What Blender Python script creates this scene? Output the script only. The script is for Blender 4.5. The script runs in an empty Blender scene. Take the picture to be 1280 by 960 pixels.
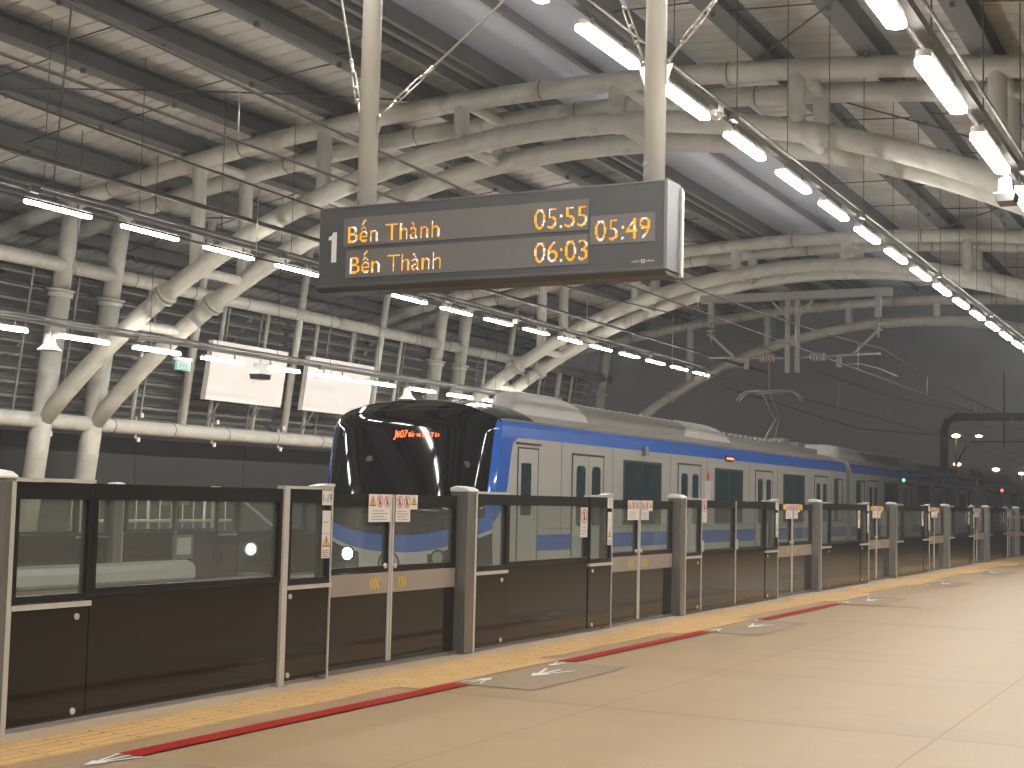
import bpy, math, random
from mathutils import Vector, Matrix
from mathutils.bvhtree import BVHTree
random.seed(7)
HAZE = .0020
sc = bpy.context.scene
C = sc.collection
PI = math.pi

# ------------------------------------------------------------------ materials
def srgb(r, g, b):
    f = lambda c: c/12.92 if c <= .04045 else ((c+.055)/1.055)**2.4
    return (f(r/255), f(g/255), f(b/255), 1)

def mat(name, col, rough=.5, metal=0, var=0, vscale=6, bump=0, bscale=40, coat=0, stretch=(1,1,1), spec=.5, emis=None, estr=0, dirt=None):
    m = bpy.data.materials.new(name); m.use_nodes = True
    nt = m.node_tree; b = nt.nodes['Principled BSDF']
    if len(col) == 3: col = (*col, 1)
    b.inputs['Base Color'].default_value = col
    b.inputs['Roughness'].default_value = rough
    b.inputs['Metallic'].default_value = metal
    b.inputs['Coat Weight'].default_value = coat
    b.inputs['Specular IOR Level'].default_value = spec
    if emis:
        b.inputs['Emission Color'].default_value = (*emis[:3], 1); b.inputs['Emission Strength'].default_value = estr
    if var or bump or dirt:
        tc = nt.nodes.new('ShaderNodeTexCoord'); mp = nt.nodes.new('ShaderNodeMapping')
        mp.inputs['Scale'].default_value = stretch
        nt.links.new(tc.outputs['Object'], mp.inputs['Vector'])
        if var:
            n = nt.nodes.new('ShaderNodeTexNoise'); n.inputs['Scale'].default_value = vscale; n.inputs['Detail'].default_value = 6
            n.inputs['Roughness'].default_value = .62
            nt.links.new(mp.outputs[0], n.inputs['Vector'])
            r = nt.nodes.new('ShaderNodeMapRange'); r.inputs[1].default_value = .3; r.inputs[2].default_value = .7
            r.inputs[3].default_value = 1-var; r.inputs[4].default_value = 1+var
            nt.links.new(n.outputs[0], r.inputs[0])
            mx = nt.nodes.new('ShaderNodeVectorMath'); mx.operation = 'SCALE'; mx.inputs[0].default_value = col[:3]
            nt.links.new(r.outputs[0], mx.inputs['Scale']); last = mx.outputs[0]
            if name.startswith('polished'):
                n4 = nt.nodes.new('ShaderNodeTexNoise'); n4.inputs['Scale'].default_value = 95; n4.inputs['Detail'].default_value = 2; nt.links.new(tc.outputs['Object'], n4.inputs['Vector'])
                r4 = nt.nodes.new('ShaderNodeMapRange'); r4.inputs[1].default_value = .3; r4.inputs[2].default_value = .7; r4.inputs[3].default_value = .88; r4.inputs[4].default_value = 1.12; nt.links.new(n4.outputs[0], r4.inputs[0])
                m4 = nt.nodes.new('ShaderNodeVectorMath'); m4.operation = 'SCALE'; nt.links.new(last, m4.inputs[0]); nt.links.new(r4.outputs[0], m4.inputs['Scale']); last = m4.outputs[0]
            if dirt:
                n3 = nt.nodes.new('ShaderNodeTexNoise'); n3.inputs['Scale'].default_value = dirt[1]; n3.inputs['Detail'].default_value = 8
                nt.links.new(mp.outputs[0], n3.inputs['Vector'])
                r3 = nt.nodes.new('ShaderNodeMapRange'); r3.inputs[1].default_value = .55; r3.inputs[2].default_value = .75
                r3.inputs[4].default_value = dirt[2]; nt.links.new(n3.outputs[0], r3.inputs[0])
                mm = nt.nodes.new('ShaderNodeMix'); mm.data_type = 'RGBA'; mm.inputs['B'].default_value = (*dirt[0], 1)
                nt.links.new(r3.outputs[0], mm.inputs['Factor']); nt.links.new(last, mm.inputs['A']); last = mm.outputs['Result']
            nt.links.new(last, b.inputs['Base Color'])
            rr = nt.nodes.new('ShaderNodeMapRange'); rr.inputs[3].default_value = max(0, rough-.06); rr.inputs[4].default_value = min(1, rough+.1)
            nt.links.new(n.outputs[0], rr.inputs[0]); nt.links.new(rr.outputs[0], b.inputs['Roughness'])
        if bump:
            n2 = nt.nodes.new('ShaderNodeTexNoise'); n2.inputs['Scale'].default_value = bscale; n2.inputs['Detail'].default_value = 3
            nt.links.new(mp.outputs[0], n2.inputs['Vector'])
            bp = nt.nodes.new('ShaderNodeBump'); bp.inputs['Strength'].default_value = bump; bp.inputs['Distance'].default_value = .01
            nt.links.new(n2.outputs[0], bp.inputs['Height']); nt.links.new(bp.outputs[0], b.inputs['Normal'])
    return m

def emit(name, col, s):
    m = bpy.data.materials.new(name); m.use_nodes = True; nt = m.node_tree; nt.nodes.clear()
    e = nt.nodes.new('ShaderNodeEmission'); o = nt.nodes.new('ShaderNodeOutputMaterial')
    e.inputs[0].default_value = (*col[:3], 1); e.inputs[1].default_value = s; nt.links.new(e.outputs[0], o.inputs[0]); return m

def glass(name, tint, refl=1.0, haze=.06, hazecol=(.5,.5,.45)):
    m = bpy.data.materials.new(name); m.use_nodes = True; nt = m.node_tree; nt.nodes.clear()
    o = nt.nodes.new('ShaderNodeOutputMaterial'); t = nt.nodes.new('ShaderNodeBsdfTransparent'); g = nt.nodes.new('ShaderNodeBsdfGlossy')
    d = nt.nodes.new('ShaderNodeBsdfDiffuse'); d.inputs[0].default_value = (*hazecol, 1)  # even pale veil mixed into the glass, standing in for whitish reflections
    t.inputs[0].default_value = (*tint, 1); g.inputs['Roughness'].default_value = .02; g.inputs[0].default_value = (refl, refl, refl, 1)
    f = nt.nodes.new('ShaderNodeFresnel'); ge = nt.nodes.new('ShaderNodeNewGeometry'); mi = nt.nodes.new('ShaderNodeMapRange'); mi.inputs[3].default_value = 1.5; mi.inputs[4].default_value = 1/1.5
    nt.links.new(ge.outputs['Backfacing'], mi.inputs[0]); nt.links.new(mi.outputs[0], f.inputs[0])
    m1 = nt.nodes.new('ShaderNodeMixShader'); m2 = nt.nodes.new('ShaderNodeMixShader'); m1.inputs[0].default_value = haze
    nt.links.new(t.outputs[0], m1.inputs[1]); nt.links.new(d.outputs[0], m1.inputs[2])
    nt.links.new(f.outputs[0], m2.inputs[0]); nt.links.new(m1.outputs[0], m2.inputs[1]); nt.links.new(g.outputs[0], m2.inputs[2])
    nt.links.new(m2.outputs[0], o.inputs[0]); return m

M = {}
M['steel_white'] = mat('painted steel', (.60,.59,.53), .40, var=.12, vscale=1.6, bump=.08, bscale=9, dirt=((.26,.23,.17), 2.6, .5))
M['weld'] = mat('weld seam', (.16,.15,.125), .6, var=.2, vscale=8)
M['pole'] = mat('glossy cream pole', (.72,.69,.62), .22, var=.03, vscale=3, coat=.3)
M['deck'] = mat('roof deck sheet', (.60,.59,.555), .6, var=.08, vscale=.9, bump=.1, bscale=5, dirt=((.2,.18,.15), 1.1, .35))
M['purlin'] = mat('dark purlin paint', (.14,.146,.146), .6, var=.12, vscale=2)
M['skylight'] = mat('blue grey translucent sheet', (.70,.77,.92), .95, var=.04, vscale=.6, spec=.05)
M['skybar'] = mat('skylight bar', (.2,.2,.21), .4)
M['louvre'] = mat('louvre blade', (.17,.16,.145), .55, var=.15, vscale=2, dirt=((.12,.11,.1), 3, .4))
M['darkwall'] = mat('dark screen wall', (.008,.0075,.008), .5, var=.15, vscale=1)
M['floor'] = mat('polished beige concrete', (.325,.228,.129), .42, var=.10, vscale=2.6, bump=.03, bscale=14, stretch=(.25,1.3,1), spec=.35, dirt=((.26,.175,.10), 1.6, .6))
M['edge'] = mat('grey granite edge', (.38,.285,.185), .6, var=.09, vscale=5, bump=.03)
M['yellow'] = mat('yellow tactile tile', (.52,.325,.13), .65, var=.1, vscale=5)
M['red'] = mat('red tape', (.29,.006,.004), .7, var=.12, vscale=9, spec=.2)
M['mat'] = mat('grey waiting tape', (.262,.19,.122), .7, var=.07, vscale=7)
M['whitepaint'] = mat('white floor paint', (.7,.68,.62), .5, var=.06, vscale=9)
M['joint'] = mat('joint filler', (.28,.195,.112), .7, var=.05, vscale=9)
M['trench'] = mat('trench cover metal', (.29,.205,.12), .5, metal=0, var=.1, vscale=12)
M['slab'] = mat('track slab concrete', (.2,.19,.17), .85, var=.2, vscale=1.5, bump=.3)
M['rail'] = mat('rail steel', (.35,.3,.26), .3, metal=1, var=.2, vscale=8)
M['ground'] = mat('night ground', (.03,.033,.028), .9, var=.3, vscale=.05)
M['tree'] = mat('night foliage', (.04,.055,.03), .8)
M['inox'] = mat('brushed stainless', (.28,.27,.25), .33, metal=.7, var=.16, vscale=5, stretch=(8,8,.6))
M['inox_l'] = mat('light stainless trim', (.72,.68,.61), .35, metal=.4, var=.05, vscale=8)
M['cap'] = mat('white post cap', (.72,.72,.68), .3, coat=.3)
M['blackpanel'] = mat('black glass panel', (.012,.010,.008), .05, var=.3, vscale=1.6, spec=.55, bump=.015, bscale=2.2)
M['frame'] = mat('black frame', (.012,.0115,.011), .3, var=.15, vscale=4)
M['band'] = mat('satin band', (.42,.37,.31), .38, metal=.35, var=.06, vscale=5)
M['glass'] = glass('screen glass', (.87,.91,.87), .9, .11)
M['chev'] = mat('yellow chevron', (.85,.55,.02), .4)
M['paper'] = mat('notice paper', (.78,.72,.66), .5, var=.03)
M['signyellow'] = mat('warning yellow', (.85,.52,.05), .4)
M['signred'] = mat('notice red', (.62,.09,.08), .4)
M['ink'] = mat('black ink', (.03,.03,.03), .5)
M['inkgrey'] = mat('grey print', (.35,.32,.3), .6)
M['blue'] = mat('train blue', (.035,.15,.60), .22, var=.06, vscale=3, coat=.5)
M['body'] = mat('brushed train body', (.55,.51,.445), .34, metal=.2, var=.05, vscale=2, stretch=(1,.2,4))
M['bodywhite'] = mat('train white', (.55,.53,.46), .35, var=.03, coat=.2)
M['door'] = mat('train door', (.56,.53,.47), .34, metal=.25, var=.04)
M['seal'] = mat('rubber seal', (.05,.048,.045), .7)
M['twin'] = mat('teal tinted window', (.03,.06,.062), .1, spec=.7, var=.3, vscale=3)
M['tblack'] = mat('black gloss mask', (.012,.012,.012), .12, spec=.5, var=.1)
M['under'] = mat('underframe', (.03,.03,.03), .7, var=.2)
M['roofgrey'] = mat('train roof grey', (.30,.28,.25), .5, var=.12, vscale=2, dirt=((.13,.12,.1), 2, .5))
M['pod'] = mat('fairing off white', (.60,.58,.55), .5, var=.08, vscale=2, dirt=((.3,.28,.25), 2, .45))
M['wire'] = mat('dark wire', (.10,.09,.085), .5, metal=.3)
M['galv'] = mat('galvanised steel', (.30,.295,.275), .5, metal=.35, var=.08, vscale=6)
M['insul'] = mat('brown insulator', (.55,.42,.33), .25)
M['signbody'] = mat('sign housing', (.085,.085,.087), .42, var=.06, vscale=4)
M['signend'] = mat('sign end aluminium', (.20,.205,.21), .45, metal=.5, var=.05, vscale=6, stretch=(6,6,.5))
M['screen'] = mat('sign screen', (.17,.16,.15), .4, var=.04, vscale=20)
M['white'] = mat('white plastic', (.78,.76,.70), .35, var=.03)
M['board'] = mat('blank white board', (.94,.90,.86), .3, coat=1, var=.02, vscale=2)
M['exit'] = mat('exit green', (.005,.08,.06), .5, emis=(.02,.36,.27), estr=.08)
M['exitw'] = emit('exit letters', (.85,1,.93), 1.1)
M['lamp'] = emit('lamp diffuser', (1,.965,.90), 96)
M['led'] = None
M['head'] = emit('headlight', (.85,.95,1), 90)
M['redled'] = emit('red led', (1,.12,.03), 7)
M['amber'] = emit('far street lamp', (1,.75,.4), 30)
M['redlamp'] = emit('far red lamp', (1,.3,.2), 14)
M['greenlamp'] = emit('green signal', (.1,1,.3), 5)
M['redsig'] = emit('red signal', (1,.1,.08), 4)
M['chrome'] = mat('zinc fitting', (.6,.57,.5), .3, metal=.6)
M['duct'] = mat('pale duct cover', (.62,.62,.58), .4, var=.06)
M['tape'] = mat('barrier tape', (.6,.25,.22), .5)
def ledmat():
    m = bpy.data.materials.new('amber led'); m.use_nodes = True; nt = m.node_tree; nt.nodes.clear()
    o = nt.nodes.new('ShaderNodeOutputMaterial'); e = nt.nodes.new('ShaderNodeEmission'); tc = nt.nodes.new('ShaderNodeTexCoord')
    n = nt.nodes.new('ShaderNodeTexNoise'); n.inputs['Scale'].default_value = 22; n.inputs['Detail'].default_value = 1
    r = nt.nodes.new('ShaderNodeValToRGB'); r.color_ramp.elements[0].color = (1,.40,.015,1); r.color_ramp.elements[1].color = (1,.8,.7,1)
    r.color_ramp.elements[0].position = .5; r.color_ramp.elements[1].position = .58
    e.inputs[1].default_value = 1.5
    nt.links.new(tc.outputs['Object'], n.inputs['Vector']); nt.links.new(n.outputs[0], r.inputs[0]); nt.links.new(r.outputs[0], e.inputs[0]); nt.links.new(e.outputs[0], o.inputs[0])
    return m
M['led'] = ledmat()

# ------------------------------------------------------------------ mesh builder (world coordinates)
class MB:
    def __init__(s): s.v = []; s.f = []; s.m = []; s.sm = []
    def add(s, vs, fs, mi=0, smooth=False):
        o = len(s.v); s.v += [tuple(v) for v in vs]
        for f in fs: s.f.append([o+i for i in f]); s.m.append(mi); s.sm.append(smooth)
        return s
    def box(s, a, b, mi=0, bev=0):
        x0,x1 = sorted((a[0],b[0])); y0,y1 = sorted((a[1],b[1])); z0,z1 = sorted((a[2],b[2]))
        v = [(x0,y0,z0),(x1,y0,z0),(x1,y1,z0),(x0,y1,z0),(x0,y0,z1),(x1,y0,z1),(x1,y1,z1),(x0,y1,z1)]
        return s.add(v, [(0,3,2,1),(4,5,6,7),(0,1,5,4),(1,2,6,5),(2,3,7,6),(3,0,4,7)], mi)
    def tube(s, pts, r, n=12, mi=0, cap=True, smooth=True, squash=None):
        pts = [Vector(p) for p in pts]; rs = r if isinstance(r, (list,tuple)) else [r]*len(pts)
        vs = []; up = None
        for i, p in enumerate(pts):
            d = (pts[min(i+1,len(pts)-1)]-pts[max(i-1,0)]).normalized()
            if up is None:
                up = Vector((0,0,1)) if abs(d.z) < .9 else Vector((1,0,0))
            a = d.cross(up).normalized(); up = a.cross(d).normalized()
            for k in range(n):
                t = 2*PI*k/n; vs.append(p + a*math.cos(t)*rs[i] + up*math.sin(t)*rs[i])
        fs = []
        for i in range(len(pts)-1):
            for k in range(n):
                k2 = (k+1)%n; fs.append((i*n+k, i*n+k2, (i+1)*n+k2, (i+1)*n+k))
        s.add(vs, fs, mi, smooth)
        if cap:
            o = len(s.v)-len(vs)
            s.f.append([o+k for k in reversed(range(n))]); s.m.append(mi); s.sm.append(False)
            s.f.append([o+(len(pts)-1)*n+k for k in range(n)]); s.m.append(mi); s.sm.append(False)
        return s
    def bar(s, p, q, w, h, mi=0):            # rectangular bar from p to q
        p = Vector(p); q = Vector(q); d = (q-p).normalized()
        up = Vector((0,0,1)) if abs(d.z) < .95 else Vector((0,1,0))
        a = d.cross(up).normalized()*w/2; u = a.cross(d).normalized()*h/2
        v = [p-a-u,p+a-u,p+a+u,p-a+u,q-a-u,q+a-u,q+a+u,q-a+u]
        return s.add(v, [(0,1,2,3),(7,6,5,4),(0,4,5,1),(1,5,6,2),(2,6,7,3),(3,7,4,0)], mi)
    def grid(s, rows, mi=0, smooth=True, flip=False):
        n = len(rows[0]); vs = [p for r in rows for p in r]; fs = []
        for i in range(len(rows)-1):
            for k in range(n-1):
                f = (i*n+k, i*n+k+1, (i+1)*n+k+1, (i+1)*n+k)
                fs.append(f[::-1] if flip else f)
        return s.add(vs, fs, mi, smooth)
    def prism(s, poly, axis, a, b, mi=0):    # poly of 2D points extruded along axis from a to b
        def P(p, t):
            return {'x': (t,p[0],p[1]), 'y': (p[0],t,p[1]), 'z': (p[0],p[1],t)}[axis]
        n = len(poly); v = [P(p,a) for p in poly]+[P(p,b) for p in poly]
        fs = [tuple(range(n))[::-1], tuple(range(n,2*n))]+[(i,(i+1)%n,n+(i+1)%n,n+i) for i in range(n)]
        return s.add(v, fs, mi)
    def ball(s, c, r, n=10, mi=0, sc=(1,1,1)):
        rows = []
        for i in range(n+1):
            t = PI*i/n
            rows.append([(c[0]+r*sc[0]*math.sin(t)*math.cos(2*PI*k/n/1), c[1]+r*sc[1]*math.sin(t)*math.sin(2*PI*k/n), c[2]+r*sc[2]*math.cos(t)) for k in range(n+1)])
        return s.grid(rows, mi)
    def build(s, name, mats, parent=None, org=None, bevel=0, fix=True):
        if not isinstance(mats, (list,tuple)): mats = [mats]
        if org is None:
            if parent is not None: org = worg(parent)
            else:
                xs = [v[0] for v in s.v]; ys = [v[1] for v in s.v]; zs = [v[2] for v in s.v]
                org = Vector(((min(xs)+max(xs))/2, (min(ys)+max(ys))/2, min(zs)))
        org = Vector(org)
        me = bpy.data.meshes.new(name)
        me.from_pydata([tuple(Vector(v)-org) for v in s.v], [], s.f)
        for m in mats: me.materials.append(m)
        for p, mi, sm in zip(me.polygons, s.m, s.sm): p.material_index = mi; p.use_smooth = sm
        me.validate(); 
        if fix:
            import bmesh
            bm = bmesh.new(); bm.from_mesh(me); bmesh.ops.recalc_face_normals(bm, faces=bm.faces); bm.to_mesh(me); bm.free()
        o = bpy.data.objects.new(name, me); C.objects.link(o)
        o['_w'] = tuple(org)
        if parent is not None: o.parent = parent; o.location = org-worg(parent)
        else: o.location = org
        if bevel:
            b = o.modifiers.new('b', 'BEVEL'); b.width = bevel; b.segments = 2; b.limit_method = 'ANGLE'
        return o
def worg(o): return Vector(o['_w'])

def thing(name, label, cat, loc, group=None):
    o = bpy.data.objects.new(name, None); C.objects.link(o); o.location = loc; o['_w'] = tuple(loc); o.empty_display_size = .1
    return tag(o, label, cat, group)
def tag(o, label, cat, group=None):
    o['label'] = label; o['category'] = cat
    if group: o['group'] = group
    return o
def struct(mb, name, m, label=None):
    o = mb.build(name, m); o['kind'] = 'structure'
    if label: o['label'] = label
    return o
def copy_tree(o, parent=None, loc=None):
    c = o.copy(); C.objects.link(c); c.parent = parent
    if loc is not None: c.location = loc; c['_w'] = tuple(loc)
    for ch in o.children: copy_tree(ch, c)
    return c
ORD = 'first second third fourth fifth sixth seventh eighth ninth tenth eleventh twelfth thirteenth fourteenth fifteenth sixteenth seventeenth eighteenth nineteenth twentieth twenty-first twenty-second twenty-third twenty-fourth twenty-fifth'.split()

def text_mesh(body, height, bold=0, align='LEFT'):
    body0 = body; body = body.replace('ế','ê').replace('ố','ô')
    c = bpy.data.curves.new('t', 'FONT'); c.body = body; c.size = 1; c.align_x = align; c.offset = bold
    o = bpy.data.objects.new('t', c); C.objects.link(o); bpy.context.view_layer.update()
    dg = bpy.context.evaluated_depsgraph_get(); me = bpy.data.meshes.new_from_object(o.evaluated_get(dg))
    k = height/.682
    vs = [(v.co.x*k, v.co.y*k) for v in me.vertices]; fs = [tuple(p.vertices) for p in me.polygons]
    for i, ch in enumerate(body0):                    # acute accent over the circumflex
        if ch in 'ếố':
            def wid(tx):
                c.body = tx; bpy.context.view_layer.update(); return o.dimensions.x*k
            xa, xb = wid(body0[:i].replace('ế','ê')), wid(body0[:i].replace('ế','ê')+('ê' if ch == 'ế' else 'ô'))
            xm = (xa+xb)/2+.02*k; n0 = len(vs); y = .735*k
            vs += [(xm+.02*k,y),(xm+.09*k,y),(xm+.21*k,y+.17*k),(xm+.11*k,y+.17*k)]; fs.append((n0,n0+1,n0+2,n0+3))
    bpy.data.objects.remove(o); bpy.data.meshes.remove(me)
    return vs, fs
def put_text(mb, body, place, height, width=None, mi=0, bold=0):
    """place(u,v) maps local text coordinates to 3D"""
    vs, fs = text_mesh(body, height, bold)
    x0 = min(v[0] for v in vs); x1 = max(v[0] for v in vs); k = 1 if width is None else width/(x1-x0)
    mb.add([place((v[0]-x0)*k, v[1]) for v in vs], fs, mi)
    return (x1-x0)*k
def dot_text(mb, body, place, height, width, pitch, size, mi=0):
    vs, fs = text_mesh(body, height, -.008)
    x0 = min(v[0] for v in vs); x1 = max(v[0] for v in vs); k = width/(x1-x0)
    pts = [((v[0]-x0)*k, v[1], 0) for v in vs]
    tree = BVHTree.FromPolygons(pts, fs); y0 = min(p[1] for p in pts); y1 = max(p[1] for p in pts)
    y = y0+pitch*.3
    while y < y1:
        x = pitch*.3
        while x < width:
            if tree.ray_cast(Vector((x,y,1)), Vector((0,0,-1)))[0] is not None:
                h = size/2
                mb.add([place(x-h,y-h), place(x+h,y-h), place(x+h,y+h), place(x-h,y+h)], [(0,1,2,3)], mi)
            x += pitch
        y += pitch

# ------------------------------------------------------------------ setting
XP = -5.395
struct(MB().box((-5.20,-12,-.4),(9,62,0)), 'platform_floor', M['floor'])
struct(MB().box((-5.75,-12,-.4),(-5.203,62,-.003)), 'platform_edge', M['edge'])
struct(MB().box((-20.6,-12,-.4),(-12.55,46,0)), 'far_platform_floor', M['floor'])
struct(MB().box((-12.5,-60,-1.5),(-5.8,420,-1.25)), 'track_bed', M['slab'])
struct(MB().box((-900,-300,-9.3),(900,1200,-9)), 'ground', M['ground'])
b = MB()
for x in (-7.77,-6.33,-11.75,-10.31): b.box((x-.035,-60,-1.22),(x+.035,420,-1.08))
struct(b, 'running_rails', M['rail'])
# floor joints, trench
b = MB()
for x in (-3.4,-1.48,.45,2.4,4.3):
    b.add([(x-.004,-12,.0008),(x+.004,-12,.0008),(x+.004,62,.0008),(x-.004,62,.0008)], [(0,1,2,3)])
for y in (-8.7,-.4):
    b.add([(-4.4,y-.005,.003),(9,y-.005,.003),(9,y+.005,.003),(-4.4,y+.005,.003)], [(0,1,2,3)])
struct(b, 'floor_joints', M['joint'])
b = MB()
for y0, y1, mi in ((7.80,7.832,0),(7.8325,7.836,1),(7.796,7.7995,1)): b.add([(-5.06,y0,.0012),(9,y0,.0012),(9,y1,.0012),(-5.06,y1,.0012)], [(0,1,2,3)], mi)
struct(b, 'trench_cover', [M['trench'], M['joint']])
# tactile paving: raised bars on a strip, wider dotted field before each door
YK = [-4.1,.42,5.19,9.93,14.62,20.08,24.93,29.76,34.65,39.5,44.3,49.1]
b = MB(); b.box((-5.17,-12,.0005),(-4.78,56,.004))
for i in range(5):
    x = -5.125+i*.0775; y = -11
    while y < 44:
        b.box((x-.018,y,.004),(x+.018,y+.285,.0065)); y += .3
for k in range(2,8):
    y1 = YK[k+1]-.1; y0 = y1-2.0
    b.box((-5.20,y0,.001),(-4.62,y1,.0055))
    n = int((y1-y0)/.075)
    for j in range(n):
        for i in range(9): 
            x = -5.165+i*.064; y = y0+.04+j*.075
            b.add([(x-.016,y-.016,.0055),(x+.016,y-.016,.0055),(x+.016,y+.016,.0055),(x-.016,y+.016,.0055),(x,y,.011)], [(0,1,4),(1,2,4),(2,3,4),(3,0,4)])
struct(b, 'tactile_paving', M['yellow'])
b = MB()
for y0, y1 in ((-3.5,.6),(5.1,8.2),(9.74,12.85),(14.55,17.62)): b.add([(-4.585,y0,.0085),(-4.465,y0,.0085),(-4.465,y1,.0085),(-4.585,y1,.0085)], [(0,1,2,3)])
b.box((-4.47,17.58,.0062),(-3.5,17.61,.008))
struct(b, 'red_line_marking', M['red'])
b = MB(); w = MB()
def arrow(w, x, y, s, d):
    # arrow head with three feather strokes, pointing +y*d
    for a in (-.35,0,.35):
        w.add([(x+s*(a*.2-.05),y,.0105),(x+s*(a*.2+.05),y,.0105),(x+s*(a+.035),y+d*s*.95,.0105),(x+s*(a-.035),y+d*s*.95,.0105)], [(0,1,2,3)])
    w.add([(x-s*.22,y,.0105),(x+s*.22,y,.0105),(x,y-d*s*.55,.0105)], [(0,1,2)])
for y0, y1 in ((3.05,5.1),(8.2,9.74),(12.85,14.55),(17.7,19.4),(22.7,24.4),(27.5,29.2),(32.4,34.1),(37.2,38.9)):
    b.add([(-4.6,y0,.0045),(-4.02,y0,.0045),(-4.02,y1,.0045),(-4.6,y1,.0045)], [(0,1,2,3)])
    arrow(w, -4.5, y0+.25, .2, -1); arrow(w, -4.33, (y0+y1)/2, .32, 1); arrow(w, -4.5, y1-.2, .2, 1)
struct(b, 'waiting_area_marking', M['mat']); struct(w, 'arrow_marking', M['whitepaint'])

# ------------------------------------------------------------------ platform screen doors
def place_front(x, y0, z0):      # faces +x ; text runs along +y
    return lambda u, v: (x, y0+u, z0+v)
def pictos(b, x, y, z, s, kinds):
    """mats: 0 paper 1 yellow 2 red 3 ink 4 grey"""
    for k in kinds:
        if k == 't':
            for r, mi, dx in ((1,3,.0012),(.8,1,.0018)):
                h = s*.46*r; b.add([(x+dx,y+s/2-h,z+s/2-h*.75),(x+dx,y+s/2+h,z+s/2-h*.75),(x+dx,y+s/2,z+s/2+h*.95)], [(0,1,2)], mi)
            b.box((x,y+s*.46,z+s*.34),(x+.0024,y+s*.54,z+s*.66),3); b.box((x,y+s*.46,z+s*.23),(x+.0024,y+s*.54,z+s*.29),3)
        else:
            n = 20; ro, ri = s*.44, s*.36
            v = []
            for i in range(n):
                t = 2*PI*i/n; v += [(x+.0014,y+s/2+ro*math.cos(t),z+s/2+ro*math.sin(t)),(x+.0014,y+s/2+ri*math.cos(t),z+s/2+ri*math.sin(t))]
            b.add(v, [(2*i,2*((i+1)%n),2*((i+1)%n)+1,2*i+1) for i in range(n)], 2)
            b.bar((x+.002,y+s*.24,z+s*.74),(x+.002,y+s*.76,z+s*.26),.001,s*.07,2)
            b.box((x,y+s*.42,z+s*.25),(x+.0016,y+s*.58,z+s*.62),3); b.box((x,y+s*.45,z+s*.64),(x+.0016,y+s*.55,z+s*.76),3)
        y += s
PM = None
def notice(t, x, y0, y1, z0, z1, kinds='', lines=3, stack=False, yellow=False):
    b = MB(); b.box((x-.002,y0,z0),(x,y1,z1), 0)
    wd = y1-y0; n = max(1,len(kinds))
    if kinds:
        s = wd/n if not stack else wd
        s = min(s, (z1-z0)*.8)
        zt = z1-s*1.02
        pictos(b, x, y0+(wd-s*n)/2, zt, s, kinds)
    else: zt = z1
    for i in range(lines):
        z = zt-(zt-z0)*(i+1)/(lines+1)
        b.box((x,y0+wd*.12,z-.003),(x+.0012,y0+wd*(.85 if i%2 else .7),z+.003), 4)
    return b.build('notice', [M['paper'] if not yellow else M['signyellow'], M['signyellow'], M['signred'], M['ink'], M['inkgrey']], t)

def glazed(t, name, y0, y1, xo, zb, zt, style):
    """one panel: black frame, black lower plate, glass pane; xo = front face x"""
    f = MB(); fr = .035
    f.box((xo-.05,y0,zt-.085),(xo,y1,zt)); f.box((xo-.05,y0,zb-.035),(xo,y1,zb))
    f.box((xo-.05,y0,zb),(xo,y0+fr,zt-.085)); f.box((xo-.05,y1-fr,zb),(xo,y1,zt-.085))
    p = f.build(name, M['frame'], t)
    g = MB().box((xo-.03,y0+fr,zb),(xo-.018,y1-fr,zt-.085)).build('glass_pane', M['glass'], p)
    MB().box((xo-.05,y0+.003,.025),(xo-.004,y1-.003,zb-.038)).build('lower_panel', M['blackpanel'], p)
    return p

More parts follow.
